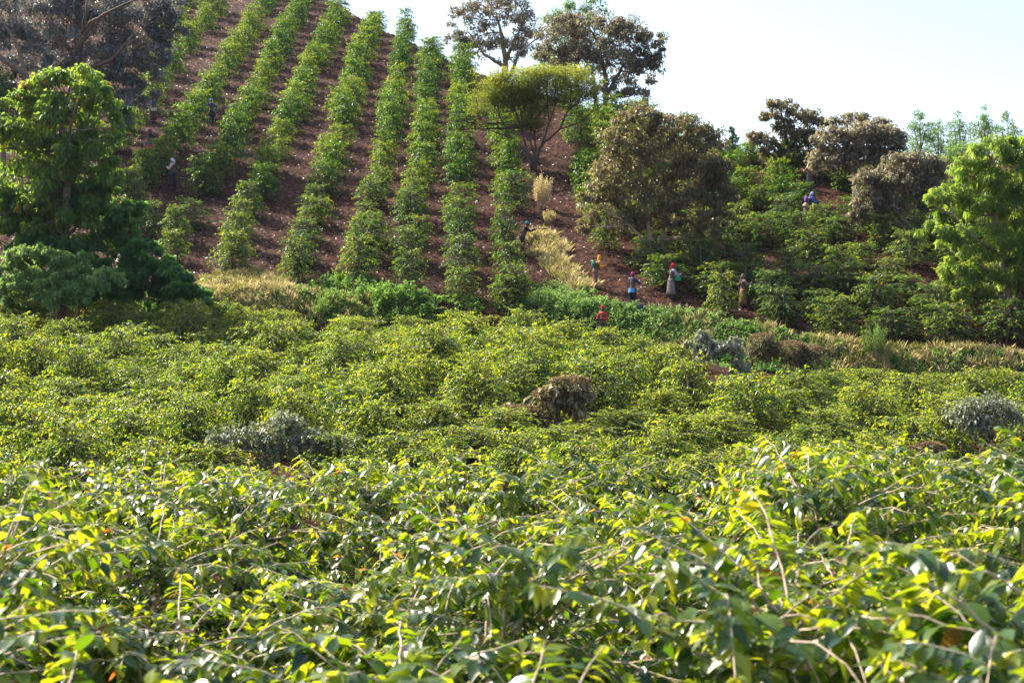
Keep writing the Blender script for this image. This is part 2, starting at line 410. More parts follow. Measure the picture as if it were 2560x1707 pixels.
for ri, (a, b) in enumerate(ROWS):
    x0, y0 = ctr(*a); x1, y1 = ctr(*b); ln = math.hypot(x1-x0, y1-y0); n = int(ln/3.0); k = 0
    for j in range(n+1):
        t = j/n; x = x0+(x1-x0)*t+rn.uniform(-.26, .26); y = y0+(y1-y0)*t+rn.uniform(-.35, .35)
        if y > ridge_y(x)+2: continue
        if rn.random() < (.15 if ri > 8 else .06): continue
        cand.append(dict(x=x, y=y, sc=rn.uniform(.8, 1.18), sz=rn.choice((rn.uniform(.6,.85), rn.uniform(.85,1.05), rn.uniform(.95,1.18))), kind='hill', s=vis_area(x, y, 1.85, 28.4*FPX/y**2*2.6),
            label=f'coffee bush in {ordn(ri)} row from left on steep hillside, {ordn(k)} up from the bottom'))
        k += 1
for ri, x0 in enumerate([8.1, 10.7, 13.2, 15.7, 18.2, 20.7, 23.2, 25.7, 28.2, 31.0, 34.0, 37.0]):
    y0 = float(base_y(x0))+1.6; dr = np.interp(ri, [0, 3, 10], [-.05, -.17, -.22]); k = 0
    for j in range(20):
        y = y0+j*2.5+rn.uniform(-.5, .5); x = x0+(y-y0)*dr+rn.uniform(-.35, .35)
        px = CX+FPX*x/y
        if y > ridge_y(x)-(1 if px < 1950 else 5) or px > 2640 or rn.random() < .05: continue
        cand.append(dict(x=x, y=y, sc=rn.uniform(.95, 1.35), sz=rn.uniform(.6, .95), kind='hill', s=vis_area(x, y, 1.85, 28.4*FPX/y**2*2.5),
            label=f'coffee bush on right hill flank, {ordn(ri)} row right of dark tree, {ordn(k)} up'))
        k += 1
FEET = [(384,308,4.2),(528,312,4.8),(372,395,3.1),(432,475,4.0),(197,410,.8),(792,88,1.5),(1306,640,.3),(1487,724,3.4),(1581,771,3.4),(1677,748,.8),(1508,862,1.2),(1857,771,2.2),(2016,556,2.6),(2010,552,2.0),(1599,777,2.5)]
FP = [(gp(a, b), f) for a, b, f in FEET]
def blocked(c):
    for p, f in FP:
        dy = p.y-c['y']; lim = 1.25 if f > 3 else 1.0
        dx = (c['x']/c['y']-p.x/p.y)*p.y
        if -.8 < dy < f and abs(dx) < lim:
            if abs(dx) < .4: return True
            c['x'] += (lim-abs(dx))*(1 if dx > 0 else -1)*.9; c['sc'] *= .88
    return False
cand = [c for c in cand if not blocked(c)]
_p = gp(1508, 862); cand.append(dict(x=_p.x+.1, y=_p.y-1.0, sc=.75, sz=.58, kind='hill', s=9e9, label='low coffee bush hiding the legs of the picker in the red jacket'))
for px_, py_, lb in ((1268,655,'coffee bush hiding the legs of the picker in the teal hat'),(1284,700,'lowest coffee bush beside the bright green bank, left of the grassy spur'),
                     (322,470,'coffee bush just right of the bright left tree, below the picker in the lilac scarf'),(300,535,'coffee bush at the right edge of the dark creeper mound'),
                     (372,545,'coffee bush standing alone above the tip of the dark creeper mound'),(352,425,'coffee bush to the left of the picker in the lilac scarf')):
    x_, y_ = ctr(px_, py_); cand.append(dict(x=x_, y=y_, sc=.95, sz=.95, kind='hill', s=9e8, label=lb))
EDGE = ([0,170,250,480,640,800,950,1080,1250,1400,1500,1600,1750,1880,2050,2300,2560], [790,795,765,755,770,795,795,785,772,800,822,850,880,900,920,940,930])
kept = []
for c in cand:                      # the lower field stops short of the weedy terrace bank
    if c['kind'] == 'mid':
        z = float(hz(c['x'], c['y'])); lim_ = (HOR-np.interp(CX+FPX*c['x']/c['y'], *EDGE)+rn.uniform(-8, 8))/FPX*c['y']
        m_ = (lim_-z)/2.0
        if m_ < .5: continue
        c['sz'] = min(c['sz'], m_)
    kept.append(c)
cand = kept
for px_, d_, w_ in ((1800,58.5,2.0),(1905,61,1.3),(2005,61,2.0),(1330,47,3.4),(700,41,2.4),(2460,45,1.6),(2295,37,1.2)):   # low bushes round the wild shrubs
    for c in cand:
        if d_-5 < c['y'] < d_+1.5 and abs(c['x']/c['y']*d_-(px_-CX)/FPX*d_) < w_: c['sz'] *= .55 if d_ == 47 else .66
cand.sort(key=lambda c: -c['s'])
rest = MB(); nrest = 0
KEEP = 300-sum(len(r) for r in lines)
KEEP = max(KEEP, 262)
for i, c in enumerate(cand):
    z = float(hz(c['x'], c['y'])); rz = rn.uniform(0, 6.28)
    if c['kind'] == 'hill': c['sc'] *= 1+.10*np.clip((c['y']-78)/50, 0, 1); c['sz'] *= 1+.20*np.clip((c['y']-78)/50, 0, 1)
    if i < KEEP:
        me = rn.choice(MIDM) if c['kind'] == 'mid' else HILLM[rn.randrange(7) if rn.random() < .5 else rn.randrange(5)]
        place_bush(me, (c['x'], c['y'], z-.05), rz, (c['sc'], c['sc'], c['sz']), c['label'])
    else:
        src = HILLR[rn.randrange(5)]; nrest += 1
        cs, sn = math.cos(rz), math.sin(rz)
        for mb in (src[0],):
            V = np.concatenate(mb.V); F = np.concatenate(mb.F); a = np.concatenate(mb.A)
            keep = np.ones(len(F), bool)
            Q = np.stack([(V[:, 0]*cs-V[:, 1]*sn)*c['sc']+c['x'], (V[:, 0]*sn+V[:, 1]*cs)*c['sc']+c['y'], V[:, 2]*c['sz']+z-.05], 1)
            rest.add(Q, F, np.clip(a+rn.uniform(-.12, .14), 0, .94))
print('bushes', len(cand), 'kept', KEEP, 'near', sum(len(r) for r in lines))
tag(link('coffee_rows', rest.mesh('coffee_rows', M['coffee_hill'])), 'small far-off coffee bushes in rows near the hilltop', 'coffee bushes', None, 'stuff')

# ------------------------------------------------------------ trees
def blob3(b, y):
    px, py, rx, ry = b[:4]; dd = b[4] if len(b) > 4 else 0
    yy = y+dd; c = at(px, py, yy); k = yy/FPX
    return np.array(c), np.array([rx*k, (rx*.5+ry*.5)*k*.9, ry*k])
def crown_leaves(mb, g, blobs, y, n, L, spec=None):
    """blobs -> sub-clumps on their shells -> leaves round each clump"""
    spec = spec or {}
    aspect = spec.get('aspect', .45); droop = spec.get('droop', .3); down = spec.get('down', .35)
    cl = spec.get('clump', .34); layers = spec.get('flat', 1.0)
    vol = [b[2]*b[3] for b in blobs]; tv = sum(vol); subs = []
    for b, v_ in zip(blobs, vol):
        c, r = blob3(b, y); k = max(5, int(spec.get('nsub', 90)*v_/tv))
        for _ in range(k):
            d = nrm(g.normal(0, 1, 3)); d[2] = abs(d[2]) if g.random() < .35 else d[2]
            rad = g.uniform(.55, 1.0)
            sc_ = c+d*r*rad; sr = np.mean(r)*cl*g.uniform(.6, 1.25)
            m = int(n*v_/tv/k*g.uniform(.5, 1.5))
            subs.append((sc_, c))
            if m < 2: continue
            dd = nrm(g.normal(0, 1, (m, 3))); rr = g.uniform(.35, 1.05, (m, 1))
            Q = sc_+dd*rr*sr*np.array([1.15, 1.15, .75*layers])
            D = dd*.6+g.normal(0, .5, (m, 3))+np.array([0, 0, -down])
            Nn = np.array([0, 0, 1.])+g.normal(0, .5, (m, 3))+dd*.3
            LL = L*g.uniform(.65, 1.2, m)
            vv = np.clip(g.normal(spec.get('v', .45)+g.normal(0, .07), .17, m), 0, 1 if spec.get('vmax1', 1) else .9)
            mb.leaves(Q, D, Nn, LL, LL*aspect, vv, droop=droop)
    return subs
def limb(mb, p0, p1, r0, r1, g, n=6, bend=.08, sides=6):
    p0 = np.array(p0, float); p1 = np.array(p1, float); ln = np.linalg.norm(p1-p0)
    off = g.normal(0, bend*ln, 3)
    pts = [p0+(p1-p0)*t+off*math.sin(t*math.pi)+g.normal(0, .012*ln, 3)*(0 < t < 1) for t in np.linspace(0, 1, n)]
    mb.tube(pts, np.linspace(r0, r1, n), sides); return pts
def tree(name, label, cat, base, y, blobs, n, L, mat, bark, trunks, spec=None, seed=1, group=None, tr=.18, minor=True, fork=None):
    """base: (px,py) or None -> stands on the terrain at depth y; trunks: list of pixel polylines with radii"""
    g = np.random.default_rng(seed)
    bx = (base-CX)/FPX*y; bz = float(hz(bx, y)); t = tag(empty(name, (bx, y, bz)), label, cat, group)
    fol = MB(); subs = crown_leaves(fol, g, blobs, y, n, L, spec)
    org = np.array([bx, y, bz])
    me = fol.mesh('crown', mat); me.transform(Matrix.Translation(-Vector(org)))
    link('crown', me, t)
    wood = MB(); allpts = []
    for tk in trunks:              # pixel polyline [(px,py,dy,r)...]
        pts = [np.array(at(p[0], p[1], y+p[2])) for p in tk]; rad = [p[3] for p in tk]
        if tk[0][1] >= 9000: pass
        pp = []; rr = []
        for i in range(len(pts)-1):
            for q in np.linspace(0, 1, 4, endpoint=False):
                pp.append(pts[i]+(pts[i+1]-pts[i])*q+g.normal(0, .03, 3)); rr.append(rad[i]+(rad[i+1]-rad[i])*q)
        pp.append(pts[-1]); rr.append(rad[-1])
        wood.tube(pp, np.array(rr), 8); allpts += list(zip(pp, rr))
    AP = np.array([p for p, _ in allpts]); AR = np.array([r for _, r in allpts])
    # limbs from the nearest trunk node to each blob, then twigs to its clumps
    for b in blobs:
        c, r = blob3(b, y)
        low = AP[:, 2] < c[2]+.2*r[2]; dist = np.linalg.norm(AP-c, axis=1)+np.where(low, 0, 50)
        j = int(np.argmin(dist)); pts = limb(wood, AP[j], c, AR[j]*.6, .035, g, 7)
        ns = [s for s, cc in subs if np.allclose(cc, c)]
        for s in ns[::2] if minor else ns[::5]:
            k = random.Random(int(abs(s[0])*1000)).randrange(2, 7)
            limb(wood, pts[min(k, 6)], s, .03, .008, g, 5, .06, 4)
    if wood.V:
        me = wood.mesh('trunk', bark, True); me.transform(Matrix.Translation(-Vector(org))); link('trunk', me, t)
    return t
def gy(px, y):                     # photo row of the ground at depth y
    x = (px-CX)/FPX*y; return HOR-FPX*float(hz(x, y))/y

GT = 'trees on and behind the hill'
# left edge: leafy tree wrapped in creeper
tree('creeper_tree', 'bright green broad-leaved tree wrapped in creeper at the left edge of the bank', 'tree', 150, 70,
     [(175,205,75,60),(120,235,70,60),(225,250,65,65),(60,290,75,70),(150,310,90,80),(265,320,45,60),(20,370,80,75),(120,390,90,80),(220,400,80,75),(280,430,35,60),(60,460,85,75),(160,480,95,75),(250,490,60,70),(10,520,70,60),(110,550,110,60),(200,560,80,60)],
     21000, .24, M['vine_tree'], M['bark'], [[(150,gy(150,70),0,.28),(165,520,0,.24),(168,400,0,.18),(150,300,0,.12)],[(165,420,0,.12),(175,320,-1,.07),(200,235,-2.5,.03)]],
     dict(nsub=270, clump=.29, down=.6, aspect=.66, droop=.35, v=.58), 11, GT)
# upper left grey trees
tree('grey_leaved_tree', 'large silvery grey-brown tree with bare pale limbs in the upper left corner', 'tree', 200, 98,
     [(120,40,110,80),(230,20,110,70),(330,50,90,80),(180,120,110,70),(300,150,90,70),(370,110,60,70),(280,220,80,50),(360,190,55,60),(400,40,45,55),(60,110,70,60),(250,265,70,45),(330,270,60,45),(400,120,35,50),(190,200,70,50),(435,70,35,50),(425,10,45,35)],
     44000, .22, M['grey_tree'], M['bark'], [[(200,gy(200,98),0,.34),(200,190,0,.3),(195,120,-2,.24),(225,60,-3,.16),(270,30,-3.5,.1),(350,-5,-4,.05)],
      [(197,140,-1,.2),(215,30,-4,.09),(220,-20,-4,.05)],[(198,170,0,.2),(150,90,-3,.1),(120,30,-4,.05)],[(198,180,0,.2),(280,150,-3,.1),(330,90,-4,.05)]],
     dict(nsub=260, clump=.30, v=.5, aspect=.55), 12, GT)
tree('grey_leaved_tree', 'smaller grey tree with forked trunk leaning out of the left edge of the photo', 'tree', 50, 92,
     [(10,20,70,70),(-30,110,60,80),(20,90,50,50),(90,140,50,40),(-10,230,50,50)],
     7000, .24, M['grey_tree'], M['bark'], [[(80,gy(80,92),0,.3),(62,185,-2,.24),(25,160,-2,.2),(-20,130,-2,.14)],[(60,180,-2,.16),(42,110,-2,.1),(0,40,-2,.05)]],
     dict(nsub=90, clump=.33, v=.4, aspect=.55), 13, GT)
# green scrub tree behind, far left
tree('green_tree', 'dark green bushy tree half hidden at the left edge above the bright tree', 'tree', 10, 90,
     [(0,200,60,50),(20,300,90,70),(280,290,50,40),(-20,260,50,60)],
     5000, .2, M['coffee_hill'], M['bark'], [[(10,gy(10,90),0,.2),(5,250,0,.12)]], dict(nsub=60, v=.4), 14, GT)
# ridge trees, centre
tree('brown_ridge_tree', 'tall sparse brown tree with pale limbs on the ridge, left of flat-topped acacia', 'tree', 1262, 124,
     [(1170,45,55,38),(1240,15,80,35),(1140,95,35,28),(1215,85,45,40),(1290,50,55,45),(1180,120,45,25),(1320,100,50,38),(1265,120,55,40),(1260,-20,70,30)],
     11000, .21, M['brown_tree'], M['bark_pale'], [[(1262,gy(1262,124),0,.3),(1262,160,0,.26),(1258,100,0,.16),(1240,30,0,.07)],
      [(1262,170,0,.2),(1210,135,-1,.12),(1170,80,-2,.06)],[(1262,150,0,.2),(1290,100,1,.12),(1310,50,1,.06)],[(1275,190,0,.2),(1300,130,-2,.1),(1350,90,-2,.05)]],
     dict(nsub=260, clump=.27, aspect=.6, v=.5, down=.5), 21, GT)
tree('brown_ridge_tree', 'big broad brown tree on the ridge, its dark crown leaning right over the slope', 'tree', 1508, 112,
     [(1400,75,65,45),(1480,80,80,50),(1560,90,70,50),(1620,110,48,42),(1440,150,70,50),(1530,165,80,50),(1610,185,50,45),(1580,240,60,28),(1380,140,45,40),(1645,140,25,30),(1510,225,50,25)],
     21000, .21, M['brown_tree'], M['bark'], [[(1510,gy(1510,112)+4,0,.28),(1512,270,0,.24),(1515,200,0,.18),(1500,120,0,.09)],
      [(1500,gy(1500,112)+4,-1,.2),(1488,250,-1,.16),(1480,170,-1,.1),(1420,100,-1,.05)],[(1515,240,0,.16),(1560,160,0,.1),(1600,120,0,.05)]],
     dict(nsub=380, clump=.24, aspect=.6, v=.42, down=.4), 22, GT)
tree('green_ridge_tree', 'bright green treetop showing above the brown trees at the top of the ridge', 'tree', 1440, 140,
     [(1400,50,45,35),(1450,15,50,35),(1490,40,40,40),(1430,80,70,40),(1460,110,60,60),(1400,150,60,70)],
     6000, .28, M['pale_tree'], M['bark'], [[(1440,gy(1440,140)+10,0,.25),(1440,60,0,.12)]], dict(nsub=80, v=.5), 23, GT)
tree('green_ridge_tree', 'low green shrubby tree under the big brown ridge tree', 'tree', 1560, 108,
     [(1560,285,55,30),(1600,270,45,22),(1500,300,40,25),(1430,245,35,25)],
     2600, .2, M['coffee_hill'], M['bark'], [[(1560,gy(1560,108)+4,0,.12),(1560,290,0,.07)]], dict(nsub=50, v=.55), 24, GT)
# flat-topped acacia
def acacia():
    y = 90.0; px0 = 1335; x0 = (px0-CX)/FPX*y
    y = float(gp(1335, 428).y); k = y/FPX
    base = gp(1335, 428); g = np.random.default_rng(31)
    t = tag(empty('acacia_tree', base), 'flat-topped yellow-green acacia with dark forked stems on the bare hillside', 'tree', GT)
    fol = MB(); wood = MB(); b = np.array(base)
    H = (428-172)*k; Wd = 148*k
    forks = [b+np.array([dx, dyy, h]) for dx, dyy, h in ((-.35,0,.9),(.4,.1,1.5),(.05,-.3,1.0))]
    for f in forks: wood.tube([b+np.array([0,0,-.2]), b+(f-b)*.5+g.normal(0,.04,3), f], [.15,.13,.11], 8)
    def grow(p, d, ln, r, depth):
        n_ = 4; pts = [p]; q = p.copy(); dd = d.copy()
        for i_ in range(n_):
            dd = nrm(dd+g.normal(0, .10, 3)+np.array([0, 0, .03])); q = q+dd*ln/n_; pts.append(q)
        wood.tube(pts, np.linspace(r, r*.7, n_+1), 5 if depth < 2 else 4, cap=False)
        hh = (q-b)[2]
        if depth >= 3 or hh > H*.97:
            ends.append((q, hh)); 
        if depth >= 2: ends.append((pts[2], (pts[2]-b)[2]))
        if depth < 4 and hh < H*.94:
            for _ in range(3 if depth < 3 else 2):
                o = g.normal(0, 1, 3); o -= dd*np.dot(o, dd); o = nrm(o)*(.42 if depth < 2 else .55)
                nd = nrm(dd+o); nd[2] = max(nd[2], .32 if depth < 3 else .05); grow(q, nrm(nd), ln*g.uniform(.66, .86), r*.62, depth+1)
    ends = []
    for f, dx, dy_ in zip(forks, (-.55, .5, .02), (.1, -.2, .35)):
        for s_ in (-.22, .22):
            grow(f, nrm(np.array([dx+s_, dy_+s_*.8, 1.0])), H*.27, .085, 0)
    WE = np.array([q for q, h_ in ends]); ends = [(q, h_) for q, h_ in ends if h_ > H*.34]
    def twig(q):
        dist = np.linalg.norm((WE-q)*[1, 1, 1.2], axis=1)+3*(WE[:, 2] > q[2]); e0 = WE[int(np.argmin(dist))]
        wood.tube([e0, (e0+q)/2-np.array([0, 0, .10]), q], [.02, .014, .007], 4, cap=False)
    for _ in range(230):         # sparse foliage through the V of the crown
        hh = g.uniform(.40, .95); th = g.uniform(0, 6.28); rr = Wd*((hh-.27)/.72)*math.sqrt(g.uniform(0, 1))
        q = b+np.array([math.cos(th)*rr, math.sin(th)*rr*.75, H*hh]); ends.append((q, H*hh)); twig(q)
    for _ in range(95):          # the flat top deck
        th = g.uniform(0, 6.28); rr = Wd*math.sqrt(g.uniform(0, 1))*g.uniform(.9, 1.06)
        q = b+np.array([math.cos(th)*rr, math.sin(th)*rr*.75, H*(.95+g.normal(0, .035)-.08*(rr/Wd)**3)]); ends.append((q, H)); twig(q)
    for q, h_ in ends:
        m = int(g.uniform(25, 75)) if h_ >= H else 34; s_ = .34 if h_ >= H else .38
        if abs(q[0]-b[0]) > Wd*1.05 or (q-b)[2] > H*1.02: continue
        Q = q+g.normal(0, 1, (m, 3))*np.array([s_, s_, .11])
        D = g.normal(0, 1, (m, 3))*np.array([1, 1, .25]); L = g.uniform(.11, .22, m)
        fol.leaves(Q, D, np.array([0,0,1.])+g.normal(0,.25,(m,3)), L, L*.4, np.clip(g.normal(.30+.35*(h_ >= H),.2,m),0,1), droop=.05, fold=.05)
    for nm, mb, mt in (('crown', fol, M['acacia']), ('trunk', wood, M['bark_dark'])):
        me = mb.mesh(nm, mt); me.transform(Matrix.Translation(-Vector(base))); link(nm, me, t)
acacia()
# dark brown tree in the middle, above the pickers
tree('brown_broadleaf_tree', 'big dense dark brown-olive tree with pale split trunks standing among the pickers', 'tree', 1640, 77.5,
     [(1600,300,70,40),(1680,330,80,55),(1760,360,60,50),(1560,360,75,50),(1640,400,100,60),(1740,440,85,60),(1540,440,75,60),(1500,500,55,50),(1610,500,95,60),(1720,520,85,60),(1790,470,50,50),
      (1480,560,35,40),(1560,565,60,38),(1690,560,45,28),(1765,590,50,38),(1815,500,30,40),(1800,430,45,50),(1805,550,35,32)],
     30000, .18, M['dark_tree'], M['bark_pale'], [[(1632,gy(1632,77.5)+3,0,.22),(1630,640,0,.17),(1622,560,0,.14),(1600,450,0,.09),(1600,340,0,.05)],
      [(1644,gy(1644,77.5)+3,.4,.2),(1652,640,.4,.15),(1658,560,.4,.12),(1690,430,.4,.08),(1700,350,.4,.04)],
      [(1638,gy(1638,77.5)+3,-.4,.14),(1640,660,-.4,.11),(1648,590,-.4,.08)],[(1626,620,0,.09),(1600,590,-1,.06),(1570,560,-1,.04)]],
     dict(nsub=560, clump=.25, aspect=.55, v=.45), 41, GT)
# right-hand ridge
tree('brown_ridge_tree', 'open layered brown tree standing highest against the sky on the right ridge', 'tree', 1975, 92,
     [(1960,265,45,18),(2000,290,50,20),(1925,290,30,14),(2035,310,38,22),(1960,320,40,18),(1900,345,38,18),(1990,350,45,28),(1935,375,45,24),(2040,355,30,25),(1975,400,50,28),(2030,400,30,25)],
     9000, .20, M['dark_tree'], M['bark'], [[(1975,gy(1975,92)+3,0,.22),(1972,400,0,.16),(1965,330,0,.09),(1950,270,0,.04)],[(1973,400,0,.1),(2010,350,0,.06),(2030,310,0,.03)],[(1972,390,0,.1),(1920,350,0,.04)]],
     dict(nsub=280, clump=.30, aspect=.6, v=.5), 51, GT)
tree('brown_ridge_tree', 'wide rounded brown tree crown on the ridge right of the open layered tree', 'tree', 2140, 86,
     [(2120,300,55,18,4),(2180,310,45,18,4),(2080,350,50,35),(2150,345,65,38),(2220,350,50,38),(2070,400,48,38),(2140,400,60,35),(2220,400,50,35),(2190,340,70,28)],
     15000, .21, M['brown_tree'], M['bark'], [[(2140,gy(2140,86)+3,0,.25),(2142,400,0,.16),(2145,350,0,.08)]],
     dict(nsub=380, clump=.25, aspect=.55, v=.55), 52, GT)
tree('brown_slope_tree', 'spreading brown tree with slanting bare limbs beside the bright green tree', 'tree', 2310, 80,
     [(2270,410,75,30),(2330,420,45,32),(2180,455,55,32),(2240,460,70,38),(2310,470,50,40),(2170,500,45,32),(2230,520,55,35),(2150,540,30,20)],
     14000, .20, M['brown_tree'], M['bark'], [[(2310,gy(2310,80)+3,0,.2),(2290,600,0,.17),(2255,550,0,.14),(2220,505,0,.08),(2190,470,0,.05)],[(2300,620,0,.15),(2262,570,-.5,.1),(2235,545,-.5,.07)],[(2285,590,0,.1),(2290,510,0,.06)]],
     dict(nsub=360, clump=.25, aspect=.55, v=.5), 53, GT)
pale = [(2300,320,'leftmost pale feathery treetop on the skyline right of the brown crowns'),
        (2345,345,'short pale feathery treetop, second from left on the right skyline'),
        (2400,325,'pale feathery treetop in the middle of the row on the right skyline'),
        (2460,310,'slim sparse feathery treetop, second from right on the right skyline'),
        (2520,330,'rightmost thin feathery treetop above the bright green tree')]
for i, (px, py, lb) in enumerate(pale):
    yy = 118+i*1.5
    tree('feathery_tree', lb, 'tree', px, yy, [(px,py-22,13,26),(px-14,py+5,22,30),(px+14,py+10,22,30),(px,py+45,36,34),(px-5,py+95,45,50),(px,py+150,45,50)],
         5200, .24, M['pale_tree'], M['bark'], [[(px,gy(px,yy)+4,0,.15),(px,py+60,0,.1),(px,py-20,0,.03)],[(px,py+60,0,.06),(px-14,py,0,.03)],[(px,py+60,0,.06),(px+15,py+5,0,.03)]],
         dict(nsub=110, clump=.42, aspect=.3, v=.5, down=-.35, droop=.1), 60+i, 'feathery trees along the right skyline')
tree('yellow_green_tree', 'small yellow-green tree peeping over behind the bright green tree', 'tree', 2400, 100,
     [(2390,385,38,25),(2430,375,40,22),(2370,410,35,30),(2420,420,50,40)], 3500, .18, M['weed'], M['bark'], [[(2400,gy(2400,100)+3,0,.15),(2400,400,0,.08)]], dict(nsub=60), 66, GT)
tree('cypress_tree', 'tiny conical green treetop on the skyline between dark tree and layered tree', 'tree', 1833, 108,
     [(1833,330,7,14),(1833,352,12,16),(1833,375,18,18)], 900, .2, M['pale_tree'], M['bark'], [[(1833,gy(1833,108)+3,0,.1),(1833,330,0,.03)]], dict(nsub=24), 67, GT)
tree('green_slope_tree', 'low green bushy thicket tree on the skyline just right of the dark tree', 'tree', 1880, 98,
     [(1870,380,45,28),(1920,400,50,28),(1960,420,55,25),(1850,410,30,25)], 4200, .17, M['coffee_hill'], M['bark'], [[(1880,gy(1880,98)+3,0,.1),(1880,395,0,.05)]], dict(nsub=90, v=.7), 68, GT)
tree('bright_green_tree', 'tall bright green tree with drooping feathery leaves at the right edge', 'tree', 2535, 69,
     [(2480,385,75,45),(2560,380,80,45),(2420,440,70,45),(2510,460,90,50),(2370,510,60,42),(2460,540,90,50),(2560,520,70,55),(2350,580,50,38),(2430,620,80,48),(2530,610,80,55),(2390,690,65,40),(2480,700,80,45),(2570,700,60,55),(2420,740,45,25),(2620,450,80,120),(2620,620,80,120)],
     52000, .22, M['bright_tree'], M['bark'], [[(2528,gy(2528,69)+3,0,.2),(2520,740,0,.17),(2510,640,0,.13),(2490,560,0,.09),(2470,460,0,.05)],
      [(2545,gy(2545,69)+3,.3,.2),(2548,740,.3,.15),(2560,600,.3,.1),(2570,480,.3,.05)],[(2510,640,0,.08),(2440,600,-1,.05),(2400,560,-1,.03)],[(2516,700,0,.07),(2450,660,-1,.04)]],
     dict(nsub=420, clump=.27, aspect=.24, v=.5, down=.75, droop=.4), 71, GT)

# ------------------------------------------------------------ shrubs in the lower field
GS = 'wild shrubs poking out of the lower coffee field'
def shrub(name, label, base, y, blobs, n, L, mat, bark, trunks, spec, seed, heads=None):
    t = tree(name, label, 'shrub', base, y, blobs, n, L, mat, bark, trunks, spec, seed, GS, minor=True)
    if heads:
        g = np.random.default_rng(seed+1); mb = MB()
        for b in heads:
            c, r = blob3(b, y)
            m = int(b[2]*b[3]*1.3); d = nrm(g.normal(0, 1, (m, 3))); d[:, 2] = np.abs(d[:, 2])
            Q = c+d*r*g.uniform(.85, 1.08, (m, 1)); Lh = g.uniform(.05, .11, m)
            mb.leaves(Q, d+g.normal(0, .5, (m, 3)), g.normal(0, 1, (m, 3)), Lh, Lh*.6, g.uniform(0, 1, m), droop=0)
        me = mb.mesh('seed_heads', M['seed_head']); me.transform(Matrix.Translation(-t.location)); link('seed_heads', me, t)
shrub('silver_leaved_shrub', 'silvery large-leaved shrub with a bare pale stem at the right edge of the lower field', 1800, 58.5,
      [(1745,850,25,25),(1790,870,45,22),(1840,868,35,20),(1760,880,28,16),(1850,930,30,35),(1870,960,18,25),(1835,965,14,10)], 1500, .24, M['grey_shrub'], M['bark_pale'],
      [[(1806,1010,0,.05),(1806,940,0,.04),(1790,895,0,.03),(1770,870,0,.02)],[(1830,1000,0,.05),(1828,930,0,.035),(1840,880,0,.02)]], dict(nsub=60, clump=.5, aspect=.7, down=.9, droop=.3, v=.6), 81)
shrub('seeding_shrub', 'small brown seed-topped shrub close to the right of the silvery large-leaved shrub', 1905, 61,
      [(1905,860,32,26),(1890,880,25,20),(1925,885,25,20)], 1300, .16, M['dark_tree'], M['bark'], [[(1905,gy(1905,61),0,.05),(1905,870,0,.03)]], dict(nsub=50, clump=.4, v=.4), 82, [(1905,850,30,16)])
shrub('seeding_shrub', 'wide low brown shrub with fluffy seed heads below bare soil of the right slope', 2005, 61,
      [(1980,880,40,22),(2030,890,35,20),(2000,905,45,20)], 1900, .16, M['dark_tree'], M['bark'], [[(2000,gy(2000,61),0,.05),(2000,885,0,.03)]], dict(nsub=60, clump=.4, v=.4), 83, [(1975,868,36,15),(2025,876,32,14)])
shrub('seeding_shrub', 'slanting shrub with rusty seed heads over dark leaves in the middle of the lower field', 1380, 47,
      [(1420,970,55,22),(1450,1000,35,35),(1380,1000,45,28),(1300,1040,60,25),(1360,1050,45,22),(1240,1062,40,16)], 2200, .22, M['dark_tree'], M['bark_dark'],
      [[(1380,1180,0,.05),(1375,1090,0,.04),(1400,1020,0,.03)]], dict(nsub=110, clump=.6, aspect=.6, v=.6, down=.5), 84, [(1425,955,50,14),(1380,985,45,12),(1290,1030,60,14),(1235,1055,38,10),(1350,1052,30,10)])
shrub('grey_leaved_shrub', 'dark grey large-leaved spreading shrub in the lower left of the dense field', 700, 41,
      [(580,1095,50,20),(650,1090,55,24),(715,1060,40,22),(760,1100,50,22),(830,1110,45,20),(700,1120,60,14),(540,1100,25,15),(660,1160,20,22)], 1500, .17, M['grey_shrub'], M['bark_pale'],
      [[(690,1240,0,.05),(692,1150,0,.04),(700,1110,0,.03)],[(695,1140,0,.03),(740,1105,0,.02)]], dict(nsub=90, clump=.85, aspect=.75, down=.3, v=.4), 85)
shrub('grey_leaved_shrub', 'pale grey bushy shrub near the right edge of the dense lower field', 2450, 45,
      [(2420,1030,45,28),(2480,1020,45,32),(2450,1060,60,25),(2530,1040,30,25)], 1900, .15, M['grey_shrub'], M['bark'],
      [[(2450,1150,0,.05),(2450,1050,0,.03)]], dict(nsub=90, clump=.7, aspect=.55, v=.55), 86)
shrub('seeding_shrub', 'brown seed-topped shrub with grey leaves behind the foreground bushes on the right', 2290, 37,
      [(2270,1150,32,26),(2320,1140,38,28),(2300,1180,45,25)], 1100, .2, M['grey_shrub'], M['bark'],
      [[(2290,1300,0,.05),(2290,1160,0,.03)]], dict(nsub=50, clump=.4, aspect=.6, v=.35), 87, [(2265,1130,30,12),(2325,1120,35,12)])

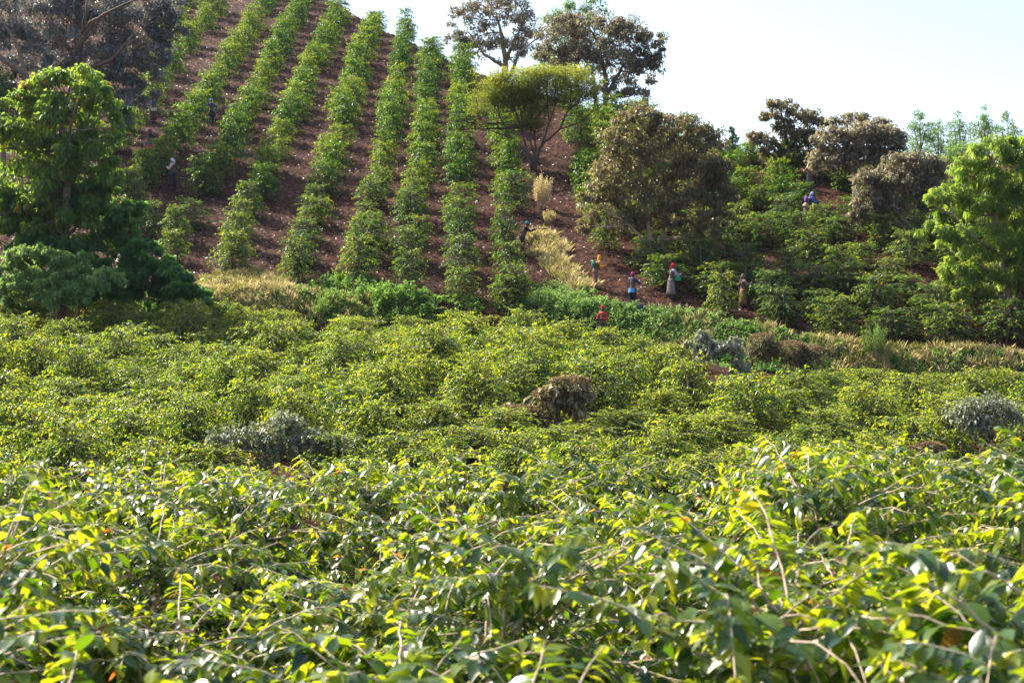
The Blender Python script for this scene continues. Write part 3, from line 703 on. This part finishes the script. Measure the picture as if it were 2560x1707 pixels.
# ------------------------------------------------------------ creepers, weeds, grass
def inside(poly, x, y):
    c = False
    for i in range(len(poly)):
        (x1, y1), (x2, y2) = poly[i-1], poly[i]
        if (y1 > y) != (y2 > y) and x < (x2-x1)*(y-y1)/(y2-y1)+x1: c = not c
    return c
def polyblobs(poly, n, r0, r1, seed, dd=.8):
    r_ = random.Random(seed); out = []; xs = [p[0] for p in poly]; ys = [p[1] for p in poly]
    while len(out) < n:
        x, y = r_.uniform(min(xs), max(xs)), r_.uniform(min(ys), max(ys))
        if inside(poly, x, y):
            q = r_.uniform(r0, r1); out.append((x, y, q*r_.uniform(1, 1.5), q, r_.uniform(-dd, dd)-(y-600)*.006))
    return out
def cover(name, label, cat, y, blobs, n, L, mat, spec, seed):
    g = np.random.default_rng(seed); mb = MB(); crown_leaves(mb, g, blobs, y, n, L, spec)
    tag(link(name, mb.mesh(name, mat)), label, cat, None, 'stuff')
cover('creeper', 'dark green creeper smothering the steep left bank below the bright tree', 'creeper', 70,
      polyblobs([(-10,520),(60,480),(250,470),(330,560),(400,650),(480,712),(500,735),(430,745),(200,745),(-10,745)], 105, 26, 48, 4),
      44000, .22, M['creeper'], dict(nsub=500, clump=.24, aspect=.8, down=.4, v=.4), 91)
cover('leafy_weeds', 'pale green leafy weeds piled on the bank at the lower left edge', 'weeds', 67,
      polyblobs([(-10,615),(60,605),(150,625),(240,665),(280,700),(250,745),(-10,745)], 44, 14, 30, 5, .5),
      18000, .17, M['weed'], dict(nsub=210, clump=.36, aspect=.6, v=.6), 92)
def patch_cover(name, label, cat, pts, n, L, mat, seed, v=.5, aspect=.6):
    """low leafy cover lying on the ground: pts = (px, py, radius m, height m)"""
    g = np.random.default_rng(seed); mb = MB()
    tot = sum(p[2]**2 for p in pts)
    for px, py, r, h in pts:
        c = gp(px, py); m = int(n*r*r/tot); nc = max(8, int(26*r*r)); a = g.uniform(0, 6.28, nc); q = np.sqrt(g.uniform(0, 1, nc))
        cx_ = c.x+np.cos(a)*q*r; cy_ = c.y+np.sin(a)*q*r; fh = h*np.sqrt(np.clip(1-q*q, .02, 1))*g.uniform(.35, 1.35, nc); k = g.integers(0, nc, m)
        rr_ = np.abs(g.normal(0, .17, m)); a2 = g.uniform(0, 6.28, m); x = cx_[k]+np.cos(a2)*rr_; y = cy_[k]+np.sin(a2)*rr_
        z = hz(x, y)+np.clip(fh[k]*(1-1.2*rr_)+g.normal(0, .05, m), .02, 3)*g.uniform(.7, 1.05, m)
        LL = L*g.uniform(.6, 1.2, m)
        mb.leaves(np.stack([x, y, z], 1), g.normal(0, 1, (m, 3))*[1, 1, .5]+[0, 0, .1], np.array([0, 0, 1.])+g.normal(0, .45, (m, 3)), LL, LL*aspect, np.clip(g.normal(v, .2, m), 0, 1), droop=.15)
    tag(link(name, mb.mesh(name, mat)), label, cat, None, 'stuff')
def grass(name, label, cat, pts, n, hgt, mat, seed, v=.5, wid=.022):
    """blades rooted on the ground: pts = (px, py, radius m, mound height m)"""
    g = np.random.default_rng(seed); mb = MB(); tot = sum(p[2]**2 for p in pts)
    for px, py, r, h in pts:
        c = gp(px, py); m = int(n*r*r/tot); nt_ = max(6, int(m/26)); a = g.uniform(0, 6.28, nt_); q = np.sqrt(g.uniform(0, 1, nt_))
        tx = c.x+np.cos(a)*q*r; ty = c.y+np.sin(a)*q*r; th = .35*h*np.sqrt(np.clip(1-q*q, 0, 1))*g.uniform(.3, 1.2, nt_); k = g.integers(0, nt_, m)
        x = tx[k]+g.normal(0, .09, m); y = ty[k]+g.normal(0, .09, m); z = hz(x, y)+th[k]*.7
        d = np.stack([(x-tx[k])*2+g.normal(0, .3, m), (y-ty[k])*2+g.normal(0, .3, m), np.ones(m)], 1)
        LL = hgt*g.uniform(.45, 1.15, m)*(.45+1.0*g.random(nt_)[k])
        tv = g.normal(0, .26, nt_)[k]
        mb.leaves(np.stack([x, y, z], 1), d, g.normal(0, 1, (m, 3)), LL, wid, np.clip(g.normal(v, .15, m)+tv, 0, 1), droop=.25, fold=.05)
    tag(link(name, mb.mesh(name, mat)), label, cat, None, 'stuff')
grass('dry_grass', 'straw-coloured grass tufts on the bank left of the field and around the logs', 'grass',
      [(30,765,1.6,.9),(90,765,1.5,.8),(150,770,1.3,.6),(200,775,1.2,.3),(60,790,1.8,.5),(160,795,1.5,.3),(560,712,1.3,.6),(620,705,1.3,.8),(680,712,1.3,.8),(740,728,1.2,.5),(510,735,1.0,.3),(330,780,1.0,.1),(560,735,1.4,.5),(620,735,1.4,.7),(680,740,1.4,.6),(740,755,1.3,.3),(600,760,1.5,.3),(820,760,1.2,.2),(480,750,.9,.1),(520,770,1.0,.1),(900,775,1.0,.1)],
      46000, .42, M['dry_grass'], 101, .45)
grass('grass_ridge', 'golden to green grass running down the spur between the two coffee plots', 'grass',
      [(1350,598,.8,.6),(1375,612,.8,.5),(1395,632,.7,.3),(1355,640,.6,.2),(1385,660,.75,.3),(1405,684,.75,.3),(1432,702,.7,.2),(1462,720,.6,.2),(1430,722,.6,.1)],
      12000, .5, M['dry_grass'], 102, .5)
grass('bank_grass', 'dry and green grass fringe on the terrace edge below the right coffee slope', 'grass',
      [(1920,862,1.0,.1),(2080,895,1.1,.2),(2150,900,1.2,.3),(2200,905,1.2,.3),(2260,915,1.2,.2),(2330,912,1.2,.1),(2400,915,1.2,.1),(2480,918,1.2,.1),(2550,920,1.2,.1),(2020,885,1.0,.1),(2130,925,1.2,.2),(2250,935,1.1,.1),(1700,880,1.6,.1)],
      22000, .5, M['dry_grass'], 103, .42)
patch_cover('ground_cover', 'bright green creeping plants along the bank below the pickers', 'ground cover',
      [(1380,735,1.2,.5),(1440,745,1.2,.5),(1370,760,1.5,.7),(1500,765,1.4,.5),(1440,790,1.5,.6),(1560,790,1.4,.5),(1620,800,1.3,.5),(1680,815,1.3,.5),(1740,822,1.2,.4),(1800,830,1.1,.4),(1860,838,1.0,.4),(1560,830,1.6,.4),(1650,840,1.5,.4),(1760,850,1.3,.3),(1450,820,1.5,.5),(1520,850,1.4,.4),(1620,865,1.4,.3),(1720,880,1.4,.3),(1820,870,1.2,.4),(1330,760,1.3,.5),(1300,780,1.3,.3)],
      44000, .12, M['weed'], 104, .5)
patch_cover('leafy_weeds', 'darker green weeds on the mound in the centre of the bank', 'weeds',
      [(830,730,1.3,.6),(880,735,1.4,.9),(940,745,1.5,.9),(990,760,1.4,.8),(1040,775,1.2,.6),(1080,790,1.0,.3),(1160,775,1.0,.3),(850,765,1.3,.5),(780,745,1.0,.5)],
      20000, .13, M['creeper'], 105, .75)
patch_cover('bank_weeds', 'dark green weeds hanging down the terrace bank below the right slope', 'weeds',
      [(1930,900,1.3,.5),(2010,925,1.3,.5),(2090,935,1.3,.4),(2170,945,1.3,.4),(2260,950,1.3,.4),(2350,950,1.3,.4),(2440,950,1.3,.4),(2530,950,1.3,.4),(1860,890,1.2,.4)],
      22000, .14, M['creeper'], 107, .4)
patch_cover('creeping_weeds', 'thin green creepers between the creeper bank and the logs', 'weeds',
      [(440,745,1.3,.3),(490,730,1.0,.15),(400,770,1.3,.2),(480,765,1.1,.15),(350,765,1.5,.25),(20,750,1.8,.7),(90,752,1.8,.7),(160,755,1.8,.6),(230,758,1.8,.6),(300,760,1.6,.5),(380,755,1.5,.4),(260,775,1.6,.4),(320,785,1.5,.3),(420,790,1.5,.3),(560,780,1.5,.3),(660,780,1.5,.3),(740,790,1.5,.3)],
      36000, .13, M['creeper'], 106, .65)
# tall dry weed plant below the acacia
def stalks(name, label, px, py, hgt, r, n, mat, v, seed, cat='shrub', group=None):
    base = gp(px, py); g = np.random.default_rng(seed); st = MB(); hd = MB()
    t = tag(empty(name, base), label, cat, group)
    for i in range(n):
        a = g.uniform(0, 6.28); q = math.sqrt(g.random())*r; h = hgt*g.uniform(.6, 1.0)*(1-.25*q/r)
        tip = np.array([math.cos(a)*q+.1, math.sin(a)*q, h]); b0 = np.array([math.cos(a)*q*.25, math.sin(a)*q*.25, -.05])
        pts = [b0, b0+(tip-b0)*.5+[0, 0, .05*h], tip]; st.tube(pts, [.010, .008, .004], 3, cap=False)
        m = 34; tt = g.uniform(.35, 1.02, m); Q = b0+(tip-b0)*tt[:, None]+g.normal(0, .04, (m, 3)); LL = g.uniform(.07, .15, m)
        hd.leaves(Q, nrm(tip-b0)+g.normal(0, .45, (m, 3)), g.normal(0, 1, (m, 3)), LL, LL*.3, np.clip(g.normal(v, .18, m), 0, 1), droop=0)
    link('seed_heads', hd.mesh('seed_heads', mat), t); link('stalks', st.mesh('stalks', M['twig']), t); return t
stalks('dry_shrub', 'tall straw-coloured dead weed clump standing below the acacia trunk', 1352, 522, 2.35, .62, 70, M['dry_grass'], .62, 111)
stalks('dry_shrub', 'small grey-green weed clump at the foot of the acacia trunk', 1322, 470, 1.2, .45, 26, M['dry_grass'], .25, 112)
stalks('dry_shrub', 'low brown withered weeds under the tall straw-coloured clump', 1372, 560, .9, .45, 24, M['dry_grass'], .5, 113)
stalks('dry_shrub', 'brown seeding weed clump at the left edge below the pale leafy weeds', 58, 790, 2.0, .9, 60, M['seed_head'], .5, 114)
stalks('dry_shrub', 'slender green weed standing in front of the weedy bank mound', 800, 800, 1.3, .5, 22, M['green_grass'], .4, 115)
stalks('dry_shrub', 'grey-green broom-like weed among the bushes at the foot of the right slope', 2180, 905, 1.9, .6, 50, M['green_grass'], .3, 116)

# leaf litter on bare earth
def litter():
    g = np.random.default_rng(120); mb = MB(); m = 170000
    y = 64+g.random(m)**1.1*110; x = g.uniform(-.40, .40, m)*y; ok = (y > base_y(x)+.2) & (y < ridge_y(x)+3)
    x, y = x[ok], y[ok]; m = len(x); z = hz(x, y)+g.uniform(.02, .09, m)
    LL = g.uniform(.09, .22, m)
    D = g.normal(0, 1, (m, 3))*[1, 1, .35]+[0, 0, -.05]
    mb.leaves(np.stack([x, y, z], 1), D, np.array([0, -.4, .9])+g.normal(0, .45, (m, 3)), LL, LL*.5, np.clip(g.normal(.5, .22, m), 0, 1), droop=0, fold=.2)
    m = 30000; y = 34+g.random(m)*38; x = g.uniform(-.4, .4, m)*y; z = hz(x, y)+g.uniform(.02, .07, m); LL = g.uniform(.08, .16, m)
    mb.leaves(np.stack([x, y, z], 1), g.normal(0, 1, (m, 3))*[1, 1, .3], np.array([0, 0, 1.])+g.normal(0, .4, (m, 3)), LL, LL*.5, np.clip(g.normal(.45, .2, m), 0, 1), droop=0)
    m = 9000; y = 2+g.random(m)*15; x = g.uniform(-.45, .45, m)*y; z = hz(x, y)+g.uniform(.01, .04, m); LL = g.uniform(.06, .12, m)
    mb.leaves(np.stack([x, y, z], 1), g.normal(0, 1, (m, 3))*[1, 1, .3], np.array([0, 0, 1.])+g.normal(0, .4, (m, 3)), LL, LL*.5, np.clip(g.normal(.45, .2, m), 0, 1), droop=0)
    tag(link('leaf_litter', mb.mesh('leaf_litter', M['litter'])), 'brown fallen leaves strewn over the bare red earth', 'leaf litter', None, 'stuff')
litter()
# ------------------------------------------------------------ people and what they carry
def cloth(name, col, rough=.85): return plain(name, col, rough, 9, .22, .25, .2)
SKIN = plain('dark_skin', (.085, .042, .026), .5, 12, .12, 0, .4)
EYE = plain('eye_white', (.55, .5, .45), .4, 5, .05, 0)
def remesh(o, vs):
    m = o.modifiers.new('join', 'REMESH'); m.mode = 'VOXEL'; m.voxel_size = vs; m.use_smooth_shade = True
def person(px, py, label, face, hat, hatc, topc, bottom, botc, lean=.1, hl=(-.28,.25,.05), hr=(.28,.25,.05), ht=1.0, step=.0, waist=None, pack=None, hood=False, pos=None, stripe=None):
    """face: heading in degrees (0 = away from the viewer, 90 = left, -90 = right, 180 = toward the viewer);
    hl/hr: hand targets from the chest (right, forward, up) in metres"""
    p = pos or gp(px, py); t = tag(empty('person', p, R(face), ht), label, 'person', 'coffee pickers at work')
    hip = np.array([0, 0, .90]); ax = np.array([0, math.sin(lean), math.cos(lean)]); ch = hip+ax*.36; sh = hip+ax*.50; nk = hip+ax*.60
    hd = nk+np.array([0, math.sin(lean*.7)*.12+.015, math.cos(lean*.7)*.12]); V3 = lambda *a: np.array(a, float)
    b = MB()
    b.tube([hip-ax*.04, hip+ax*.08, hip+ax*.2, ch, sh, nk-ax*.02], [.13, .135, .12, .135, .115, .06], 12)
    b.tube([sh+V3(-.13,0,-.02), sh, sh+V3(.13,0,-.02)], [.07, .08, .07], 8)
    b.tube([nk-ax*.06, nk+ax*.06], [.055, .05], 8)
    b.ellipsoid(hd, (.073, .092, .112), 16, 12)
    b.ellipsoid(hd+V3(0, .05, -.06), (.045, .045, .045), 10, 8)           # chin
    b.tube([hd+V3(0, .085, .02), hd+V3(0, .108, -.018)], [.012, .018], 6)   # nose
    for s in (-1, 1): b.ellipsoid(hd+V3(s*.074, -.005, -.005), (.014, .022, .032), 8, 6)  # ears
    b.tube([hd+V3(-.022, .092, -.052), hd+V3(.022, .092, -.052)], [.011, .011], 6)        # lips
    legs = []
    for s in (-1, 1):
        h0 = hip+V3(s*.09, 0, 0); kn = V3(s*.10, .04+step*s*.5, .48); an = V3(s*.10, step*s-.02, .09)
        b.tube([h0, h0+(kn-h0)*.5, kn, kn+(an-kn)*.35, an], [.095, .082, .058, .058, .038], 8)
        b.tube([an, an+V3(0, .0, -.05), an+V3(s*.01, .15, -.06)], [.042, .04, .03], 8); legs.append((h0, kn, an))
    arms = []
    for s, tg in ((-1, hl), (1, hr)):
        s0 = sh+V3(s*.175, 0, -.03); e = ch+V3(*tg); d = e-s0; L = np.linalg.norm(d)
        if L > .54: e = s0+d/L*.54; d = e-s0; L = .54
        h = math.sqrt(max(.28**2-(L/2)**2, 0)); side = nrm(V3(s*.5, -.35, -.8)-nrm(d)*np.dot(nrm(d), V3(s*.5, -.35, -.8)))
        el = s0+d*.5+side*h; b.tube([sh+V3(s*.12, 0, -.01), s0, s0+(el-s0)*.5, el, el+(e-el)*.4, e], [.06, .055, .046, .038, .036, .025], 8)
        f = nrm(e-el); sd_ = nrm(np.cross(f, V3(0, 0, 1))); dn = np.cross(sd_, f)
        if dn[2] > 0: dn = -dn
        pe = e+f*.085; b.tube([e-f*.01, e+f*.04, pe], [.024, .034, .03], 8)
        b.tube([e+f*.04-sd_*.02, e+f*.04+sd_*.02], [.026, .026], 6)
        for k, (o_, l_) in enumerate(((-.03,.065),(-.01,.078),(.011,.072),(.031,.055))):   # fingers, curled
            r0 = pe+sd_*o_; b.tube([r0-f*.02, r0+f*l_*.45+dn*.004, r0+f*l_*.8+dn*l_*.3, r0+f*l_*.85+dn*l_*.62], [.0105, .010, .009, .008], 6)
        r0 = e+f*.025-sd_*s*.028; b.tube([r0, r0-sd_*s*.03+f*.03+dn*.01, r0-sd_*s*.03+f*.06+dn*.025], [.013, .011, .009], 6)
        arms.append((s0, el, e, f))
    o = link('body', b.mesh('body', SKIN, True), t); remesh(o, .009)
    ey = MB()
    for s in (-1, 1): ey.ellipsoid(hd+V3(s*.03, .083, .006), (.013, .008, .008), 8, 6)
    link('eyes', ey.mesh('eyes', EYE, True), t)
    # top
    tm = cloth('top_cloth', topc); j = MB()
    j.tube([hip-ax*.10, hip+ax*.02, hip+ax*.2, ch, sh, nk-ax*.035], [.172, .168, .150, .165, .14, .078], 14)
    j.tube([sh+V3(-.15,0,-.02), sh, sh+V3(.15,0,-.02)], [.088, .10, .088], 8)
    for s0, el, e, f in arms: j.tube([s0+(sh-s0)*.5, s0, s0+(el-s0)*.5, el, el+(e-el)*.5, e-f*.015], [.08, .076, .066, .058, .053, .042], 8)
    if hood:
        j.ellipsoid(hd+V3(0, -.022, .012), (.098, .105, .135), 14, 10); j.tube([nk-ax*.05, hd+V3(0, -.03, -.03)], [.09, .1], 10)
    o = link('jacket' if not hood else 'hooded_jacket', j.mesh('top', tm, True), t); remesh(o, .016)
    if stripe:
        sb = MB(); sb.tube([hip+ax*.24, hip+ax*.31], [.168, .171], 14); link('chest_band', sb.mesh('band', cloth('band', stripe), True), t)
    # bottom
    bm_ = cloth('bottom_cloth', botc); k = MB()
    if bottom == 'skirt':
        V = []; F = []; n = 26; lv = [(.98, .150), (.86, .172), (.6, .205), (.38, .235), (.2, .255)]
        for z, r in lv:
            for i in range(n):
                a = 6.2832*i/n; rr = r*(1+.06*math.sin(a*7+z*3)*(1-z)); V.append((math.cos(a)*rr*.95, math.sin(a)*rr*.85+.01, z))
        for q in range(len(lv)-1):
            for i in range(n): F.append((q*n+i, q*n+(i+1) % n, (q+1)*n+(i+1) % n, (q+1)*n+i))
        k.add(V, F); o = link('skirt', k.mesh('skirt', bm_, True), t)
        m = o.modifiers.new('thick', 'SOLIDIFY'); m.thickness = .01
    else:
        k.tube([hip-V3(0,0,.07), hip+V3(0, 0, .06)], [.15, .148], 12)
        for h0, kn, an in legs: k.tube([h0+V3(0,0,.03), h0+(kn-h0)*.5, kn, an+V3(0, 0, .02)], [.118, .105, .085, .072], 10)
        o = link('trousers', k.mesh('trousers', bm_, True), t); remesh(o, .016)
    sh_ = MB()
    for h0, kn, an in legs: sh_.tube([an+V3(0, -.055, -.045), an+V3(0, .05, -.045), an+V3(0, .16, -.062), an+V3(0, .2, -.07)], [.044, .05, .042, .02], 8)
    for q in (0, 1): pass
    o = link('shoes', sh_.mesh('shoes', cloth('shoe', (.05, .045, .045)), True), t)
    if waist is not None:
        wb = MB(); wb.tube([hip-ax*.14, hip-ax*.02, hip+ax*.06], [.192, .19, .172], 16); link('waist_cloth', wb.mesh('waist', cloth('waist_cloth', waist), True), t)
    if pack is not None:
        pk = MB(); pk.ellipsoid(ch+V3(0, -.2, .02), (.15, .10, .19), 12, 10)
        for s in (-1, 1): pk.tube([ch+V3(s*.09, -.16, .14), sh+V3(s*.1, -.02, .075), ch+V3(s*.11, .17, .0)], [.018]*3, 6)
        link('backpack', pk.mesh('pack', cloth('pack', pack), True), t)
    hm = cloth('hat_cloth', hatc); h = MB()
    tilt = Matrix.Rotation(-.18, 3, 'X')
    if hat == 'beanie':
        h.ellipsoid(hd+V3(0, -.012, .035), (.088, .104, .105), 16, 8, rot=tilt, z0=-.25)
        ring = [hd+V3(math.cos(a)*.086, math.sin(a)*.102-.012, .015+.012*math.sin(a)) for a in np.linspace(0, 6.283, 17)]
        h.tube(ring, [.015]*17, 6); h.ellipsoid(hd+V3(0, -.02, .145), (.022, .022, .02), 8, 6)
    elif hat == 'scarf':
        h.ellipsoid(hd+V3(0, -.03, .02), (.09, .098, .118), 16, 10, rot=tilt, z0=-.75)
        h.ellipsoid(hd+V3(0, -.12, -.03), (.05, .05, .06), 10, 8)
        h.tube([hd+V3(-.02, -.12, -.05), hd+V3(-.04, -.17, -.14), hd+V3(-.03, -.17, -.22)], [.035, .03, .012], 6)
    elif hat == 'cap':
        h.ellipsoid(hd+V3(0, -.008, .03), (.085, .102, .1), 16, 8, z0=-.15)
        br = [hd+V3(math.cos(a)*.075, .085+math.sin(a)*.08, .03-.01*math.sin(a)) for a in np.linspace(.0, 3.1416, 9)]
        V = [hd+V3(0, .07, .035)]+br; V2 = [v-V3(0, 0, .008) for v in V]
        F = [(0, i, i+1) for i in range(1, 9)]; h.add(V, F); h.add(V2, [f[::-1] for f in F])
    if hat: link({'beanie':'knitted_hat','scarf':'headscarf','cap':'cap'}[hat], h.mesh('hat', hm, True), t)
    t['_'] = 0; del t['_']
    M4 = Matrix.Translation(p) @ Matrix.Rotation(R(face), 4, 'Z') @ Matrix.Scale(ht, 4)
    return M4, [M4 @ Vector(a[2]+a[3]*.09) for a in arms]
def bucket(loc, col, label, r=.15, h=.27, rz=0, cat='bucket'):
    t = tag(empty('bucket', loc, rz), label, cat, 'picking buckets and bags')
    b = MB(); n = 20; V = []; F = []
    for z, rr in ((.01, .001), (.0, r*.78), (h, r), (h, r*1.06), (h+.015, r*1.06), (h+.015, r*.95), (.02, r*.74), (.02, .001)):
        for i in range(n): V.append((math.cos(6.2832*i/n)*rr, math.sin(6.2832*i/n)*rr, z))
    for q in range(7):
        for i in range(n): F.append((q*n+i, q*n+(i+1) % n, (q+1)*n+(i+1) % n, (q+1)*n+i))
    b.add(V, F); m = plain('bucket_plastic', col, .4, 6, .12, 0, .5); link('pail', b.mesh('pail', m), t)
    hb = MB(); hb.tube([(math.cos(a)*r*1.04, 0, h+math.sin(a)*r*1.3) for a in np.linspace(0, math.pi, 11)], .006, 5)
    link('handle', hb.mesh('handle', plain('wire', (.3, .3, .3), .4, 5, .1, 0)), t); return t
def bag(name, loc, col, label, r=.2, h=.32):
    t = tag(empty(name, loc), label, 'bag', 'picking buckets and bags'); b = MB(); g = np.random.default_rng(int(h*1000))
    V = []; F = []; n = 18; lv = [(0, .2), (.02, .8), (.3, 1.0), (.6, .92), (.85, .6), (1.0, .25), (1.1, .32)]
    for z, rr in lv:
        for i in range(n):
            a = 6.2832*i/n; q = r*rr*(1+.1*math.sin(a*5+z*4)+g.normal(0, .03)); V.append((math.cos(a)*q, math.sin(a)*q*.7, z*h))
    for q in range(len(lv)-1):
        for i in range(n): F.append((q*n+i, q*n+(i+1) % n, (q+1)*n+(i+1) % n, (q+1)*n+i))
    b.add(V, F); link('sack', b.mesh('sack', cloth('sack', col, .6), True), t)
    k = MB(); k.tube([(math.cos(a)*.05, 0, h*1.08+math.sin(a)*.12) for a in np.linspace(0, math.pi, 7)], .008, 5)
    link('strap', k.mesh('strap', cloth('strap', col, .6)), t); return t
def hang(hand, dz=.42): return Vector(hand)-Vector((0, 0, dz))

_, h = person(384, 308, 'person in maroon headscarf, blue jacket, white waist cloth and long patterned skirt, upper left', 60, 'scarf', (.22,.02,.06), (.04,.07,.28), 'skirt', (.10,.05,.05), .12, (-.25,.35,-.02), (.3,.3,-.05), 1.12, waist=(.6,.5,.45))
bag('carrier_bag', hang(h[0], .40), (.03,.07,.30), 'blue bag hanging from the hand of the picker in maroon headscarf', .19, .33)
_, h = person(528, 312, 'person in blue cap and blue shirt stretching one arm left into a bush', 25, 'cap', (.12,.32,.6), (.02,.06,.24), 'trousers', (.02,.025,.05), .05, (-.54,.12,.12), (.24,.0,-.30), 1.10)
bucket(hang(h[1], .36), (.03,.12,.14), 'dark teal bucket carried by the picker in the blue cap', .14, .26)
person(372, 395, 'person in purple hat, black top and orange-red skirt behind a bush', -60, 'beanie', (.20,.03,.22), (.012,.012,.03), 'skirt', (.5,.06,.03), .1, (-.2,.4,.1), (.2,.42,.1), 1.12, waist=(.03,.08,.15))
person(432, 475, 'person in pale lilac headscarf and pink-white top with hands raised, dark skirt', 85, 'scarf', (.62,.55,.68), (.6,.35,.42), 'skirt', (.02,.02,.03), .05, (-.12,.3,.0), (.15,.3,-.05), 1.14)
person(197, 410, 'person in purple top almost hidden behind the bright left tree', 0, 'scarf', (.15,.04,.2), (.12,.03,.16), 'skirt', (.05,.04,.06), .1, pos=None, ht=1.1)
person(792, 88, 'person in purple hat and brown shirt half hidden high on the hilltop', -100, 'beanie', (.12,.06,.2), (.25,.13,.09), 'trousers', (.08,.05,.05), .1, (-.15,.35,.1), (.2,.35,.1), 1.15)
_, h = person(1306, 640, 'person in teal hat and black jacket reaching both arms out to the right', -88, 'beanie', (.02,.22,.28), (.012,.014,.02), 'trousers', (.03,.03,.04), .35, (-.10,.52,.12), (.12,.52,.06), 1.10)
kn = MB(); a0 = Vector(h[1]); kn.tube([a0-Vector((.12,0,0)), a0+Vector((.05,0,.0))], [.016, .016], 6)
tk = tag(empty('machete', a0), 'long dark machete held out by the picker in the teal hat', 'machete')
me = kn.mesh('handle', M['bark_dark']); me.transform(Matrix.Translation(-a0)); link('handle', me, tk)
bl = MB(); V = []
for y_ in (-.003, .003):
    V += [(.05, y_, -.02), (.3, y_, -.03), (.48, y_, -.05), (.55, y_, -.01), (.48, y_, .02), (.05, y_, .018)]
bl.add(V, [(0,1,2,3,4,5)]); bl.add(V, [(11,10,9,8,7,6)]); bl.add(V, [(i, (i+1) % 6, (i+1) % 6+6, i+6) for i in range(6)])
link('blade', bl.mesh('blade', plain('dark_steel', (.06,.06,.07), .4, 8, .2, 0, .6)), tk)
person(1487, 724, 'person in orange hooded jacket and brown trousers stooping towards a bush', -78, None, (.5,.2,.03), (.62,.24,.035), 'trousers', (.16,.085,.06), .38, (-.2,.42,-.05), (.2,.42,-.05), 1.04, hood=True, pack=(.05,.16,.07))
person(1581, 771, 'person in magenta knitted hat, navy jacket with blue hem and dark trousers', -35, 'beanie', (.36,.03,.22), (.02,.04,.10), 'trousers', (.015,.018,.03), .04, (-.1,.38,.05), (.18,.4,.08), 1.04, waist=(.08,.28,.55))
bucket(gp(1599, 777), (.03,.13,.42), 'blue bucket on the ground beside the picker in navy', .2, .30)
_, h = person(1677, 748, 'person in red hat and grey top leaning over a bush with a green bag', -60, 'scarf', (.55,.02,.03), (.33,.28,.33), 'skirt', (.2,.15,.14), .2, (-.1,.3,-.1), (.22,.4,-.05), 1.05)
bag('carrier_bag', hang(h[0], .30), (.01,.45,.20), 'bright green bag held by the picker in the red hat', .17, .26)
person(1508, 862, 'person in red hat and red checked jacket waist-deep among the lower bushes', 150, 'beanie', (.42,.02,.03), (.40,.03,.04), 'trousers', (.06,.03,.03), .08, (-.15,.3,-.1), (.15,.3,-.1), 1.08)
_, h = person(1857, 771, 'person in dull brown headscarf and brown dress carrying a yellow bucket', -70, 'scarf', (.20,.13,.11), (.27,.16,.12), 'skirt', (.22,.13,.05), .05, (-.25,-.05,-.33), (.15,.4,.05), .98)
bucket(hang(h[0], .38), (.65,.36,.02), 'yellow bucket carried by the picker in the brown dress', .15, .28)
_, h = person(2016, 556, 'person in lilac headscarf, blue top and purple backpack bending over bushes on right slope', -75, 'scarf', (.42,.40,.62), (.05,.13,.45), 'skirt', (.16,.10,.08), .55, (-.2,.45,-.1), (.2,.45,-.1), 1.08, pack=(.17,.06,.30), waist=(.42,.27,.15))
bucket(gp(2010, 552), (.02,.36,.06), 'green bucket at the feet of the bending picker on the right slope', .15, .28)
person(2024, 476, 'person in white and teal hat barely showing above bushes high on the right slope', 20, 'beanie', (.35,.6,.6), (.25,.12,.1), 'skirt', (.1,.1,.1), .1, ht=1.0)
# logs and litter on the bank
def log(px, py, label, L, r, rz, tilt, seed, name='fallen_log', cat='log'):
    g = np.random.default_rng(seed); p = gp(px, py)+Vector((0, 0, .12)); t = tag(empty(name, p, rz), label, cat)
    b = MB(); n = 9; pts = []; rad = []
    for i in range(n):
        q = i/(n-1); pts.append((L*(q-.5), .06*math.sin(q*5+seed), tilt*L*(q-.5)+.05*math.sin(q*7))); rad.append(r*(1.15-.5*q+g.normal(0, .09)))
    b.tube(pts, rad, 10); link('stem', b.mesh('log', M['log']), t)
    k = MB(); k.tube([(L*.1, 0, 0), (L*.16, .1, r*1.8), (L*.24, .12, r*2.6)], [r*.55, r*.4, r*.15], 8); k.tube([(-L*.2, 0, 0), (-L*.26, -.1, r*1.5)], [r*.5, r*.25], 8)
    link('branch_stub', k.mesh('stubs', M['log']), t)
log(427, 700, 'grey weathered stump at the tip of the dark creeper bank', .65, .15, .5, .9, 3, 'tree_stump', 'stump')
log(528, 716, 'pale split log lying by the straw-coloured grass tuft', 1.0, .15, .25, .35, 5)
log(1085, 772, 'thin grey log lying at the foot of the weedy mound', .9, .07, -.4, -.35, 8)
bag('sack', gp(512, 712)+Vector((0,0,.1)), (.45,.6,.03), 'yellow-green bag lying beside the pale split log', .27, .26)
bag('sack', gp(1166, 728), (.45,.04,.04), 'small red bag on the soil under the row left of the grassy spur', .13, .2)

# ------------------------------------------------------------ thin air haze
hb = MB(); x0, x1, y0, y1, z0, z1 = -2700, 2700, -2700, 3000, -14, 75
hb.add([(x0,y0,z0),(x1,y0,z0),(x1,y1,z0),(x0,y1,z0),(x0,y0,z1),(x1,y0,z1),(x1,y1,z1),(x0,y1,z1)],
       [(0,3,2,1),(4,5,6,7),(0,1,5,4),(1,2,6,5),(2,3,7,6),(3,0,4,7)])
hm_, hn, ho = newmat('haze_air'); pv = hn.nodes.new('ShaderNodeVolumePrincipled')
pv.inputs['Color'].default_value = (.72, .82, 1, 1); pv.inputs['Density'].default_value = .00007; pv.inputs['Anisotropy'].default_value = .3
hn.links.new(pv.outputs[0], ho.inputs['Volume'])
tag(link('haze', hb.mesh('haze', hm_)), 'thin pale blue haze in the air over the hillside', None, None, 'stuff')
